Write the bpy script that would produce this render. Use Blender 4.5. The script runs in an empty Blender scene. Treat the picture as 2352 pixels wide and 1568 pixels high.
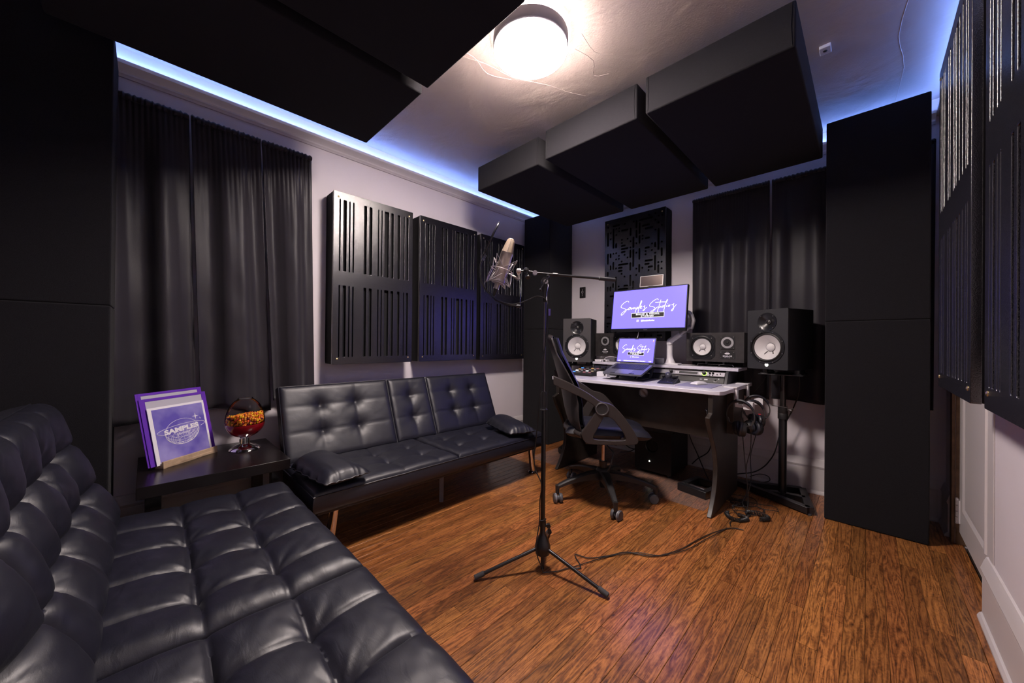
import bpy, bmesh, math, random
from mathutils import Vector, Matrix, Euler, noise
PI = math.pi
R = math.radians
S = bpy.context.scene
COL = S.collection
rnd = random.Random(7)

# ------------------------------------------------------------------ camera, world, exposure
YAW, PITCH, ROLL, EYE = R(44.6), math.atan(2.7 / 828.0), 0.00905, 1.03
fwd = Vector((-math.sin(YAW) * math.cos(PITCH), math.cos(YAW) * math.cos(PITCH), math.sin(PITCH)))
r0 = Vector((math.cos(YAW), math.sin(YAW), 0.0))
u0 = r0.cross(fwd)
rgt = r0 * math.cos(ROLL) + u0 * math.sin(ROLL)
upv = u0 * math.cos(ROLL) - r0 * math.sin(ROLL)
cam_data = bpy.data.cameras.new('camera')
cam = bpy.data.objects.new('camera', cam_data)
COL.objects.link(cam)
cam.matrix_world = Matrix(((rgt.x, upv.x, -fwd.x, 0), (rgt.y, upv.y, -fwd.y, 0), (rgt.z, upv.z, -fwd.z, EYE), (0, 0, 0, 1)))
cam_data.sensor_width = 36.0
cam_data.lens = 828.0 / 2352.0 * 36.0
cam_data.clip_start = 0.02
S.camera = cam
w = bpy.data.worlds.new('world'); S.world = w
w.use_nodes = True
w.node_tree.nodes['Background'].inputs[0].default_value = (0.02, 0.02, 0.03, 1)
w.node_tree.nodes['Background'].inputs[1].default_value = 1.0
S.view_settings.view_transform = 'Standard'
S.view_settings.look = 'None'
S.view_settings.exposure = 2.55
S.view_settings.gamma = 1.0
S.view_settings.use_curve_mapping = False
try:
    S.cycles.max_bounces = 10
    S.cycles.diffuse_bounces = 6
    S.cycles.glossy_bounces = 4
    S.cycles.sample_clamp_indirect = 8.0
except Exception:
    pass
LAMP_E, HALO_E, LED_E, LED_C = 38.0, 22.0, 10.0, (0.17, 0.34, 1.0)
LAMP_C = (1.0, 0.86, 0.80)

# room numbers
XL, XR, YB, YR, ZC = -2.69, 0.33, 3.29, -0.56, 2.505

# ------------------------------------------------------------------ materials
MATS = {}
def mat(name, col, rough=0.5, metal=0.0, emit=None, estr=0.0, bump=None, spec=0.5, coat=0.0, sheen=0.0, mottle=None, trans=0.0, ior=1.45):
    """bump = (scale, strength, detail); mottle = (scale, amount) varies the base colour a little"""
    if name in MATS:
        return MATS[name]
    m = bpy.data.materials.new(name); m.use_nodes = True
    nt = m.node_tree; N = nt.nodes; L = nt.links
    b = N['Principled BSDF']
    b.inputs['Base Color'].default_value = (*col, 1)
    b.inputs['Roughness'].default_value = rough
    b.inputs['Metallic'].default_value = metal
    b.inputs['Specular IOR Level'].default_value = spec
    b.inputs['IOR'].default_value = ior
    if coat:
        b.inputs['Coat Weight'].default_value = coat
        b.inputs['Coat Roughness'].default_value = 0.15
    if sheen:
        b.inputs['Sheen Weight'].default_value = sheen
        b.inputs['Sheen Roughness'].default_value = 0.5
    if trans:
        b.inputs['Transmission Weight'].default_value = trans
    if emit:
        b.inputs['Emission Color'].default_value = (*emit, 1)
        b.inputs['Emission Strength'].default_value = estr
    tc = None
    if bump or mottle:
        tc = N.new('ShaderNodeTexCoord')
    if bump:
        n = N.new('ShaderNodeTexNoise'); n.inputs['Scale'].default_value = bump[0]
        n.inputs['Detail'].default_value = bump[2] if len(bump) > 2 else 3
        L.new(tc.outputs['Object'], n.inputs['Vector'])
        bp = N.new('ShaderNodeBump'); bp.inputs['Strength'].default_value = bump[1]
        bp.inputs['Distance'].default_value = 0.002
        L.new(n.outputs['Fac'], bp.inputs['Height']); L.new(bp.outputs['Normal'], b.inputs['Normal'])
    if mottle:
        n2 = N.new('ShaderNodeTexNoise'); n2.inputs['Scale'].default_value = mottle[0]; n2.inputs['Detail'].default_value = 4
        L.new(tc.outputs['Object'], n2.inputs['Vector'])
        rp = N.new('ShaderNodeValToRGB')
        a = mottle[1]
        rp.color_ramp.elements[0].position = 0.3; rp.color_ramp.elements[1].position = 0.7
        rp.color_ramp.elements[0].color = (*[c * (1 - a) for c in col], 1)
        rp.color_ramp.elements[1].color = (*[min(1, c * (1 + a)) for c in col], 1)
        L.new(n2.outputs['Fac'], rp.inputs['Fac']); L.new(rp.outputs['Color'], b.inputs['Base Color'])
    MATS[name] = m
    return m

wall_m = mat('wall_paint', (0.69, 0.64, 0.68), 0.55, bump=(60, 0.12, 4), mottle=(3, 0.03))
trim_m = mat('trim_paint', (0.60, 0.56, 0.57), 0.38, bump=(25, 0.08, 3))
fabric = mat('black_felt', (0.0095, 0.0088, 0.0115), 0.95, bump=(900, 0.8, 2), mottle=(700, 0.55), spec=0.25, sheen=0.06)
satin = mat('curtain_cloth', (0.023, 0.020, 0.026), 0.42, bump=(700, 0.25, 2), spec=0.35, sheen=0.15)
board = mat('satin_black_board', (0.0055, 0.0052, 0.009), 0.25, bump=(420, 0.32, 3), spec=1.0, ior=1.62)
board_side = mat('black_wrapped_side', (0.0045, 0.0045, 0.006), 0.8, spec=0.3)
felt_in = mat('recess_felt', (0.008, 0.008, 0.010), 0.95)
brass = mat('brass', (0.75, 0.58, 0.28), 0.3, 1.0)
chrome = mat('chrome', (0.82, 0.80, 0.80), 0.08, 1.0)
steel = mat('brushed_steel', (0.55, 0.53, 0.53), 0.3, 1.0)
blackmet = mat('black_metal', (0.012, 0.012, 0.014), 0.28, 0.0, spec=0.6)
blackpl = mat('black_plastic', (0.018, 0.017, 0.018), 0.42, bump=(500, 0.15, 2))
greypl = mat('grey_plastic', (0.16, 0.15, 0.17), 0.5)
rubber = mat('rubber', (0.05, 0.05, 0.055), 0.75)
whitepl = mat('white_plastic', (0.72, 0.70, 0.74), 0.35)
whitelam = mat('white_laminate', (0.62, 0.60, 0.68), 0.3)
darkwood = mat('dark_desk_laminate', (0.028, 0.022, 0.019), 0.42, mottle=(18, 0.25), bump=(120, 0.2, 3))
lackwood = mat('black_brown_table', (0.008, 0.0055, 0.006), 0.26, bump=(70, 0.1, 3), spec=0.5)
cone_m = mat('white_cone', (0.62, 0.60, 0.60), 0.55, bump=(200, 0.1, 2))
dome_m = mat('white_dome', (0.66, 0.64, 0.64), 0.4)
spk_blk = mat('speaker_vinyl', (0.022, 0.022, 0.026), 0.5, bump=(500, 0.35, 3))
silver = mat('silver_ring', (0.55, 0.54, 0.56), 0.35, 0.6)
nickel = mat('nickel_mic', (0.50, 0.43, 0.37), 0.38, 0.55)
grille = mat('mic_grille', (0.20, 0.15, 0.11), 0.55, 0.7, bump=(1500, 1.0, 1))
wirem = mat('shock_mount_wire', (0.50, 0.45, 0.46), 0.3, 0.5)
purple = mat('purple_cloth_edge', (0.12, 0.022, 0.42), 0.7, bump=(400, 0.4, 2))
screen_m = mat('screen_lavender', (0.02, 0.02, 0.03), 0.25, emit=(0.064, 0.050, 0.55), estr=1.0)
ink_w = mat('screen_white_ink', (0.8, 0.8, 0.8), 0.6, emit=(0.95, 0.92, 1.0), estr=0.26)
ink_k = mat('screen_black_ink', (0.02, 0.02, 0.02), 0.5)
print_w = mat('white_print', (0.82, 0.80, 0.85), 0.6)
red_pl = mat('red_plastic', (0.22, 0.004, 0.010), 0.12, coat=0.5)
oakpale = mat('pale_wood', (0.52, 0.37, 0.24), 0.55, mottle=(30, 0.2))
led_w = mat('white_led', (1, 1, 1), 0.5, emit=(1.0, 1.0, 0.85), estr=4.0)
led_g = mat('green_led', (0.5, 1, 0.2), 0.5, emit=(0.55, 0.9, 0.12), estr=0.3)
orange_led = mat('orange_screen', (0.5, 0.3, 0.1), 0.5, emit=(0.8, 0.45, 0.2), estr=0.08)
blue_led = mat('blue_led', (0.1, 0.3, 0.8), 0.5, emit=(0.1, 0.35, 0.9), estr=0.12)
lamp_m = mat('lamp_diffuser', (0.9, 0.9, 0.9), 0.5, emit=LAMP_C, estr=LAMP_E)
halo_m = mat('lamp_backlight', (0.9, 0.9, 0.9), 0.5, emit=LAMP_C, estr=HALO_E)
ledstrip_m = mat('blue_led_strip', (0.1, 0.2, 0.6), 0.5, emit=LED_C, estr=LED_E)
mirror_m = mat('mirror', (0.85, 0.83, 0.82), 0.03, 1.0)
brown_jamb = mat('brown_door_edge', (0.16, 0.095, 0.055), 0.5, mottle=(30, 0.3))
mousepad_m = mat('grey_mouse_pad', (0.24, 0.23, 0.36), 0.8)

def glass_mat():
    m = bpy.data.materials.new('clear_glass'); m.use_nodes = True
    nt = m.node_tree; N = nt.nodes; L = nt.links
    for n in list(N): N.remove(n)
    out = N.new('ShaderNodeOutputMaterial'); mix = N.new('ShaderNodeMixShader')
    tr = N.new('ShaderNodeBsdfTransparent'); gl = N.new('ShaderNodeBsdfGlossy'); lw = N.new('ShaderNodeLayerWeight')
    tr.inputs[0].default_value = (0.93, 0.92, 0.95, 1)
    gl.inputs['Roughness'].default_value = 0.04; lw.inputs['Blend'].default_value = 0.12
    L.new(lw.outputs['Fresnel'], mix.inputs[0]); L.new(tr.outputs[0], mix.inputs[1]); L.new(gl.outputs[0], mix.inputs[2])
    L.new(mix.outputs[0], out.inputs['Surface'])
    return m
glass = glass_mat()

def film_mat(name, tint, op, rough):
    m = bpy.data.materials.new(name); m.use_nodes = True
    nt = m.node_tree; N = nt.nodes; L = nt.links
    b = N['Principled BSDF']; b.inputs['Base Color'].default_value = (*tint, 1); b.inputs['Roughness'].default_value = rough
    b.inputs['Alpha'].default_value = op
    return m
sleeve_m = film_mat('milky_sleeve', (0.60, 0.58, 0.66), 0.75, 0.35)
matclear = film_mat('clear_chair_mat', (0.30, 0.26, 0.27), 0.16, 0.07)

def leather_mat():
    m = bpy.data.materials.new('black_leather'); m.use_nodes = True
    nt = m.node_tree; N = nt.nodes; L = nt.links
    b = N['Principled BSDF']
    b.inputs['Base Color'].default_value = (0.0065, 0.0065, 0.0145, 1); b.inputs['Roughness'].default_value = 0.40
    b.inputs['Specular IOR Level'].default_value = 0.66
    tc = N.new('ShaderNodeTexCoord')
    v = N.new('ShaderNodeTexVoronoi'); v.inputs['Scale'].default_value = 420; v.feature = 'DISTANCE_TO_EDGE'
    n = N.new('ShaderNodeTexNoise'); n.inputs['Scale'].default_value = 14; n.inputs['Detail'].default_value = 7
    n.inputs['Distortion'].default_value = 1.2
    mp = N.new('ShaderNodeMapping'); mp.inputs['Scale'].default_value = (1, 2.5, 1)
    L.new(tc.outputs['Object'], v.inputs['Vector']); L.new(tc.outputs['Object'], mp.inputs['Vector']); L.new(mp.outputs[0], n.inputs['Vector'])
    b1 = N.new('ShaderNodeBump'); b1.inputs['Strength'].default_value = 0.12; b1.inputs['Distance'].default_value = 0.001
    b2 = N.new('ShaderNodeBump'); b2.inputs['Strength'].default_value = 0.22; b2.inputs['Distance'].default_value = 0.004
    L.new(v.outputs['Distance'], b1.inputs['Height']); L.new(n.outputs['Fac'], b2.inputs['Height'])
    L.new(b1.outputs['Normal'], b2.inputs['Normal']); L.new(b2.outputs['Normal'], b.inputs['Normal'])
    r = N.new('ShaderNodeMapRange'); r.inputs[3].default_value = 0.40; r.inputs[4].default_value = 0.53
    L.new(n.outputs['Fac'], r.inputs[0]); L.new(r.outputs[0], b.inputs['Roughness'])
    return m
leather = leather_mat()

def ceiling_mat():
    m = bpy.data.materials.new('ceiling_plaster'); m.use_nodes = True
    nt = m.node_tree; N = nt.nodes; L = nt.links
    b = N['Principled BSDF']
    b.inputs['Base Color'].default_value = (0.43, 0.355, 0.32, 1); b.inputs['Roughness'].default_value = 0.5
    tc = N.new('ShaderNodeTexCoord')
    n = N.new('ShaderNodeTexNoise'); n.inputs['Scale'].default_value = 120; n.inputs['Detail'].default_value = 6
    n2 = N.new('ShaderNodeTexNoise'); n2.inputs['Scale'].default_value = 3.5; n2.inputs['Detail'].default_value = 3; n2.inputs['Distortion'].default_value = 0.6
    L.new(tc.outputs['Object'], n.inputs['Vector']); L.new(tc.outputs['Object'], n2.inputs['Vector'])
    b1 = N.new('ShaderNodeBump'); b1.inputs['Strength'].default_value = 0.55; b1.inputs['Distance'].default_value = 0.002
    b2 = N.new('ShaderNodeBump'); b2.inputs['Strength'].default_value = 0.5; b2.inputs['Distance'].default_value = 0.03
    L.new(n.outputs['Fac'], b1.inputs['Height']); L.new(n2.outputs['Fac'], b2.inputs['Height'])
    L.new(b1.outputs['Normal'], b2.inputs['Normal']); L.new(b2.outputs['Normal'], b.inputs['Normal'])
    return m
ceil_m = ceiling_mat()

def oak_mat():
    m = bpy.data.materials.new('oak_floor_board'); m.use_nodes = True
    nt = m.node_tree; N = nt.nodes; L = nt.links
    b = N['Principled BSDF']
    tc = N.new('ShaderNodeTexCoord'); oi = N.new('ShaderNodeObjectInfo')
    off = N.new('ShaderNodeVectorMath'); off.operation = 'SCALE'; off.inputs[0].default_value = (37.0, 91.0, 17.0)
    L.new(oi.outputs['Random'], off.inputs['Scale'])
    add = N.new('ShaderNodeVectorMath'); add.operation = 'ADD'
    L.new(tc.outputs['Object'], add.inputs[0]); L.new(off.outputs[0], add.inputs[1])
    # cathedral grain: stretched, distorted waves
    mp = N.new('ShaderNodeMapping'); mp.inputs['Scale'].default_value = (1.0, 0.07, 1.0)
    L.new(add.outputs[0], mp.inputs['Vector'])
    nz = N.new('ShaderNodeTexNoise'); nz.inputs['Scale'].default_value = 22; nz.inputs['Detail'].default_value = 2.5; nz.inputs['Distortion'].default_value = 0.4
    L.new(mp.outputs[0], nz.inputs['Vector'])
    ml = N.new('ShaderNodeMath'); ml.operation = 'MULTIPLY'; ml.inputs[1].default_value = 13.0
    L.new(nz.outputs['Fac'], ml.inputs[0])
    fr = N.new('ShaderNodeMath'); fr.operation = 'PINGPONG'; fr.inputs[1].default_value = 0.5
    L.new(ml.outputs[0], fr.inputs[0])
    # fine pores
    mp2 = N.new('ShaderNodeMapping'); mp2.inputs['Scale'].default_value = (1.0, 0.035, 1.0)
    L.new(add.outputs[0], mp2.inputs['Vector'])
    nf = N.new('ShaderNodeTexNoise'); nf.inputs['Scale'].default_value = 420; nf.inputs['Detail'].default_value = 3
    L.new(mp2.outputs[0], nf.inputs['Vector'])
    # wavy ray flecks
    mp3 = N.new('ShaderNodeMapping'); mp3.inputs['Scale'].default_value = (1.0, 0.35, 1.0)
    L.new(add.outputs[0], mp3.inputs['Vector'])
    ns = N.new('ShaderNodeTexNoise'); ns.inputs['Scale'].default_value = 60; ns.inputs['Detail'].default_value = 4; ns.inputs['Distortion'].default_value = 2.5
    L.new(mp3.outputs[0], ns.inputs['Vector'])
    mx = N.new('ShaderNodeMath'); mx.operation = 'MULTIPLY_ADD'; mx.inputs[1].default_value = 0.62
    L.new(fr.outputs[0], mx.inputs[0])
    sf = N.new('ShaderNodeMath'); sf.operation = 'MULTIPLY'; sf.inputs[1].default_value = 0.50
    L.new(nf.outputs['Fac'], sf.inputs[0]); L.new(sf.outputs[0], mx.inputs[2])
    m2 = N.new('ShaderNodeMath'); m2.operation = 'MULTIPLY_ADD'; m2.inputs[1].default_value = 0.55
    L.new(ns.outputs['Fac'], m2.inputs[0]); L.new(mx.outputs[0], m2.inputs[2])
    rp = N.new('ShaderNodeValToRGB')
    e = rp.color_ramp.elements
    e[0].position = 0.34; e[0].color = (0.024, 0.008, 0.004, 1)
    e[1].position = 0.90; e[1].color = (0.44, 0.175, 0.050, 1)
    k = rp.color_ramp.elements.new(0.58); k.color = (0.185, 0.066, 0.019, 1)
    L.new(m2.outputs[0], rp.inputs['Fac'])
    # each board its own tone
    hs = N.new('ShaderNodeHueSaturation')
    mv = N.new('ShaderNodeMapRange'); mv.inputs[3].default_value = 0.68; mv.inputs[4].default_value = 1.22
    mh = N.new('ShaderNodeMapRange'); mh.inputs[3].default_value = 0.494; mh.inputs[4].default_value = 0.503
    wn = N.new('ShaderNodeTexWhiteNoise'); wn.noise_dimensions = '1D'
    L.new(oi.outputs['Random'], wn.inputs['W'])
    L.new(oi.outputs['Random'], mv.inputs[0]); L.new(wn.outputs['Value'], mh.inputs[0])
    L.new(mv.outputs[0], hs.inputs['Value']); L.new(mh.outputs[0], hs.inputs['Hue'])
    L.new(rp.outputs['Color'], hs.inputs['Color']); L.new(hs.outputs['Color'], b.inputs['Base Color'])
    bp = N.new('ShaderNodeBump'); bp.inputs['Strength'].default_value = 0.35; bp.inputs['Distance'].default_value = 0.0012
    L.new(m2.outputs[0], bp.inputs['Height']); L.new(bp.outputs['Normal'], b.inputs['Normal'])
    rr = N.new('ShaderNodeMapRange'); rr.inputs[3].default_value = 0.42; rr.inputs[4].default_value = 0.28
    L.new(m2.outputs[0], rr.inputs[0]); L.new(rr.outputs[0], b.inputs['Roughness'])
    b.inputs['Coat Weight'].default_value = 0.25; b.inputs['Coat Roughness'].default_value = 0.18
    return m
oak = oak_mat()

def print_mat():
    m = bpy.data.materials.new('violet_cloud_print'); m.use_nodes = True
    nt = m.node_tree; N = nt.nodes; L = nt.links
    b = N['Principled BSDF']; b.inputs['Roughness'].default_value = 0.45
    tc = N.new('ShaderNodeTexCoord'); n = N.new('ShaderNodeTexNoise'); n.inputs['Scale'].default_value = 7; n.inputs['Detail'].default_value = 3
    L.new(tc.outputs['Object'], n.inputs['Vector'])
    rp = N.new('ShaderNodeValToRGB'); e = rp.color_ramp.elements
    e[0].position = 0.35; e[0].color = (0.115, 0.085, 0.43, 1); e[1].position = 0.7; e[1].color = (0.36, 0.32, 0.66, 1)
    L.new(n.outputs['Fac'], rp.inputs['Fac']); L.new(rp.outputs['Color'], b.inputs['Base Color'])
    return m
print_m = print_mat()

def candy_mat():
    m = bpy.data.materials.new('candy_shell'); m.use_nodes = True
    nt = m.node_tree; N = nt.nodes; L = nt.links
    b = N['Principled BSDF']; b.inputs['Roughness'].default_value = 0.25
    g = N.new('ShaderNodeNewGeometry'); rp = N.new('ShaderNodeValToRGB'); rp.color_ramp.interpolation = 'CONSTANT'
    e = rp.color_ramp.elements
    e[0].position = 0; e[0].color = (0.80, 0.22, 0.02, 1); e[1].position = 0.3; e[1].color = (0.85, 0.50, 0.02, 1)
    for p, c in ((0.55, (0.75, 0.10, 0.03, 1)), (0.72, (0.12, 0.008, 0.02, 1)), (0.86, (0.85, 0.33, 0.03, 1))):
        x = e.new(p); x.color = c
    L.new(g.outputs['Random Per Island'], rp.inputs['Fac']); L.new(rp.outputs['Color'], b.inputs['Base Color'])
    return m
candy_m = candy_mat()

# ------------------------------------------------------------------ geometry helpers
class G:
    def __init__(s): s.v = []; s.f = []
    def add(s, vs, fs):
        o = len(s.v); s.v += [tuple(x) for x in vs]; s.f += [tuple(i + o for i in f) for f in fs]; return s
    def box(s, c, d, M=None):
        x, y, z = d[0] / 2, d[1] / 2, d[2] / 2
        vs = [Vector((a, b, e)) for a in (-x, x) for b in (-y, y) for e in (-z, z)]
        if M is not None: vs = [M @ q for q in vs]
        vs = [q + Vector(c) for q in vs]
        return s.add(vs, [(0, 1, 3, 2), (4, 6, 7, 5), (0, 4, 5, 1), (2, 3, 7, 6), (0, 2, 6, 4), (1, 5, 7, 3)])
    def bx(s, x0, x1, y0, y1, z0, z1):
        return s.box(((x0 + x1) / 2, (y0 + y1) / 2, (z0 + z1) / 2), (x1 - x0, y1 - y0, z1 - z0))
    def tube(s, pts, r, seg=8, closed=False, caps=True):
        P = [Vector(p) for p in pts]; n = len(P)
        rr = r if isinstance(r, (list, tuple)) else [r] * n
        T = []
        for i in range(n):
            a = P[(i - 1) % n] if (closed or i > 0) else P[i]
            b = P[(i + 1) % n] if (closed or i < n - 1) else P[i]
            t = (b - a); T.append(t.normalized() if t.length > 1e-9 else Vector((0, 0, 1)))
        ref = Vector((0, 0, 1)) if abs(T[0].z) < 0.9 else Vector((1, 0, 0))
        nrm = (ref - T[0] * ref.dot(T[0])).normalized()
        vs = []; fs = []
        for i in range(n):
            nrm = (nrm - T[i] * nrm.dot(T[i]))
            nrm = nrm.normalized() if nrm.length > 1e-6 else T[i].orthogonal().normalized()
            bi = T[i].cross(nrm)
            for k in range(seg):
                a = 2 * PI * k / seg
                vs.append(P[i] + (nrm * math.cos(a) + bi * math.sin(a)) * rr[i])
        m = n if closed else n - 1
        for i in range(m):
            j = (i + 1) % n
            for k in range(seg):
                l = (k + 1) % seg
                fs.append((i * seg + k, i * seg + l, j * seg + l, j * seg + k))
        if caps and not closed:
            fs.append(tuple(range(seg))[::-1]); fs.append(tuple((n - 1) * seg + k for k in range(seg)))
        return s.add(vs, fs)
    def lathe(s, prof, seg=32, M=None, cap=True):
        vs = []; fs = []; n = len(prof)
        for (r, z) in prof:
            for k in range(seg):
                a = 2 * PI * k / seg; q = Vector((r * math.cos(a), r * math.sin(a), z)); vs.append(M @ q if M is not None else q)
        for i in range(n - 1):
            for k in range(seg):
                l = (k + 1) % seg
                fs.append((i * seg + k, i * seg + l, (i + 1) * seg + l, (i + 1) * seg + k))
        if cap:
            if prof[0][0] > 1e-6: fs.append(tuple(range(seg))[::-1])
            if prof[-1][0] > 1e-6: fs.append(tuple((n - 1) * seg + k for k in range(seg)))
        return s.add(vs, fs)
    def prism(s, poly, t0, t1, M):
        """polygon in local xy, extruded in local z from t0 to t1, mapped by M"""
        n = len(poly)
        vs = [M @ Vector((p[0], p[1], t0)) for p in poly] + [M @ Vector((p[0], p[1], t1)) for p in poly]
        fs = [tuple(range(n))[::-1], tuple(range(n, 2 * n))] + [(i, (i + 1) % n, n + (i + 1) % n, n + i) for i in range(n)]
        return s.add(vs, fs)
    def grid(s, nu, nv, fn, closeu=False):
        vs = [fn(i / (nu if closeu else nu - 1), j / (nv - 1)) for j in range(nv) for i in range(nu)]
        fs = []
        for j in range(nv - 1):
            for i in range(nu if closeu else nu - 1):
                k = (i + 1) % nu
                fs.append((j * nu + i, j * nu + k, (j + 1) * nu + k, (j + 1) * nu + i))
        return s.add(vs, fs)
    def obj(s, name, m, parent=None, bevel=0, seg=2, smooth=True, ang=38, label=None):
        me = bpy.data.meshes.new(name); me.from_pydata(s.v, [], s.f)
        bm = bmesh.new(); bm.from_mesh(me)
        bmesh.ops.remove_doubles(bm, verts=bm.verts, dist=1e-6)
        bmesh.ops.recalc_face_normals(bm, faces=bm.faces)
        bm.to_mesh(me); bm.free()
        if smooth:
            me.polygons.foreach_set('use_smooth', [True] * len(me.polygons))
            try: me.set_sharp_from_angle(angle=R(ang))
            except Exception: pass
        me.materials.append(m)
        o = bpy.data.objects.new(name, me); COL.objects.link(o)
        if parent: o.parent = parent
        if bevel:
            b = o.modifiers.new('bevel', 'BEVEL'); b.width = bevel; b.segments = seg; b.limit_method = 'ANGLE'; b.angle_limit = R(40)
            b.harden_normals = False
        if label: o['label'] = label
        return o

def thing(name, label, cat, loc=(0, 0, 0), rz=0, group=None):
    o = bpy.data.objects.new(name, None); COL.objects.link(o)
    o.empty_display_size = 0.1
    o.location = loc; o.rotation_euler = (0, 0, rz); o['label'] = label; o['category'] = cat
    if group: o['group'] = group
    return o
def tag(o, label, cat, group=None, loc=None, rz=None):
    o['label'] = label; o['category'] = cat
    if group: o['group'] = group
    if loc is not None: o.location = loc
    if rz is not None: o.rotation_euler = (0, 0, rz)
    return o
def struct(o): o['kind'] = 'structure'; return o
def dup(root, loc, rz, label, group=None):
    r = root.copy(); COL.objects.link(r); r.location = loc; r.rotation_euler = (0, 0, rz); r['label'] = label
    if group: r['group'] = group
    for ch in list(root.children):
        c = ch.copy(); COL.objects.link(c); c.parent = r
        for g in list(ch.children):
            d = g.copy(); COL.objects.link(d); d.parent = c
    return r

def rrect(x0, x1, y0, y1, r, n=4):
    r = min(r, (x1 - x0) / 2 - 1e-5, (y1 - y0) / 2 - 1e-5)
    out = []
    for cx, cy, a0 in ((x1 - r, y1 - r, 0), (x0 + r, y1 - r, 90), (x0 + r, y0 + r, 180), (x1 - r, y0 + r, 270)):
        for k in range(n + 1):
            a = R(a0 + 90 * k / n); out.append((cx + r * math.cos(a), cy + r * math.sin(a)))
    return out
def circ(cx, cy, r, n=20): return [(cx + r * math.cos(2 * PI * k / n), cy + r * math.sin(2 * PI * k / n)) for k in range(n)]

def cut_board(name, outer, holes, thick, m, parent, M, bev=0.0012):
    """a board in local xy with real openings; M puts it in its parent's frame"""
    cu = bpy.data.curves.new(name, 'CURVE'); cu.dimensions = '2D'; cu.fill_mode = 'BOTH'; cu.extrude = thick / 2; cu.bevel_depth = bev
    for poly in [outer] + holes:
        sp = cu.splines.new('POLY'); sp.points.add(len(poly) - 1); sp.use_cyclic_u = True
        for i, p in enumerate(poly): sp.points[i].co = (p[0], p[1], 0, 1)
    t = bpy.data.objects.new('tmp', cu); COL.objects.link(t)
    dg = bpy.context.evaluated_depsgraph_get()
    me = bpy.data.meshes.new_from_object(t.evaluated_get(dg))
    bpy.data.objects.remove(t); bpy.data.curves.remove(cu)
    me.name = name; me.transform(M); me.materials.clear(); me.materials.append(m)
    o = bpy.data.objects.new(name, me); COL.objects.link(o)
    if parent: o.parent = parent
    return o

def text_obj(name, s, size, m, parent, M, thick=0.0004, spacing=1.0, sx=1.0, bold=0.0):
    cu = bpy.data.curves.new(name, 'FONT'); cu.body = s; cu.size = size; cu.align_x = 'CENTER'; cu.align_y = 'CENTER'
    cu.extrude = thick; cu.space_character = spacing; cu.offset = bold; cu.resolution_u = 3
    t = bpy.data.objects.new('tmp', cu); COL.objects.link(t)
    dg = bpy.context.evaluated_depsgraph_get()
    me = bpy.data.meshes.new_from_object(t.evaluated_get(dg))
    bpy.data.objects.remove(t); bpy.data.curves.remove(cu)
    me.name = name; me.transform(M @ Matrix.Diagonal((sx, 1, 1, 1))); me.materials.clear(); me.materials.append(m)
    o = bpy.data.objects.new(name, me); COL.objects.link(o)
    if parent: o.parent = parent
    return o

def smooth_path(pts, n=6, closed=False):
    P = [Vector(p) for p in pts]; out = []; N = len(P)
    rng = N if closed else N - 1
    for i in range(rng):
        if closed: a, b, c, d = P[(i - 1) % N], P[i], P[(i + 1) % N], P[(i + 2) % N]
        else: a, b, c, d = P[max(i - 1, 0)], P[i], P[i + 1], P[min(i + 2, N - 1)]
        for k in range(n):
            t = k / n
            out.append(0.5 * ((2 * b) + (c - a) * t + (2 * a - 5 * b + 4 * c - d) * t * t + (3 * b - a - 3 * c + d) * t ** 3))
    if not closed: out.append(P[-1])
    return out
def frame(o, x, y, z=None):
    """matrix whose columns are x, y, z (z = x cross y) with origin o"""
    x = Vector(x).normalized(); y = Vector(y).normalized(); z = x.cross(y) if z is None else Vector(z).normalized()
    return Matrix(((x.x, y.x, z.x, o[0]), (x.y, y.y, z.y, o[1]), (x.z, y.z, z.z, o[2]), (0, 0, 0, 1)))
XZ = lambda o=(0, 0, 0): frame(o, (1, 0, 0), (0, 0, 1))          # board upright, its front (local -y)... z points to -y
# ------------------------------------------------------------------ room shell
T = 0.12
floor = struct(G().bx(XL - T, XR + 0.6, YR - T, YB + T, -0.10, -0.012).obj('floor', darkwood))
# strip oak boards, each its own piece, running along y
BW = 0.0572
nb = 0
x = XL
frnd = random.Random(21)
while x < XR - 0.001 or x < XR + 0.02:
    x1 = min(x + BW, XR + 0.03)
    if x1 - x < 0.01: break
    # boards stop where the frame cannot see them: under the near futon the run starts further back
    y = YR - frnd.uniform(0, 0.5)
    while y < YB:
        L = frnd.uniform(0.7, 2.0)
        y1 = min(y + L, YB)
        if YB - y1 < 0.2: y1 = YB
        ys = max(y, YR)
        if y1 > ys + 0.01:
            g = 0.0005; c = ((x + x1) / 2, (ys + y1) / 2)
            w2, l2 = (x1 - x) / 2 - g, (y1 - ys) / 2 - g
            q = G(); ch = 0.0012
            ce = 0.00025
            top = [(-w2 + ch, -l2 + ce, 0), (w2 - ch, -l2 + ce, 0), (w2 - ch, l2 - ce, 0), (-w2 + ch, l2 - ce, 0)]
            mid = [(-w2, -l2, -ch), (w2, -l2, -ch), (w2, l2, -ch), (-w2, l2, -ch)]
            bot = [(a, b, -0.012) for a, b, _ in mid]
            q.add(top + mid + bot, [(0, 1, 2, 3), (4, 5, 1, 0), (5, 6, 2, 1), (6, 7, 3, 2), (7, 4, 0, 3), (8, 9, 5, 4), (9, 10, 6, 5), (10, 11, 7, 6), (11, 8, 4, 7), (11, 10, 9, 8)])
            o = q.obj('plank', oak, floor, smooth=False); o.location = (c[0], c[1], frnd.uniform(-0.0003, 0.0002)); nb += 1
        y = y1
    x = x1
print('planks', nb)

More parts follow.
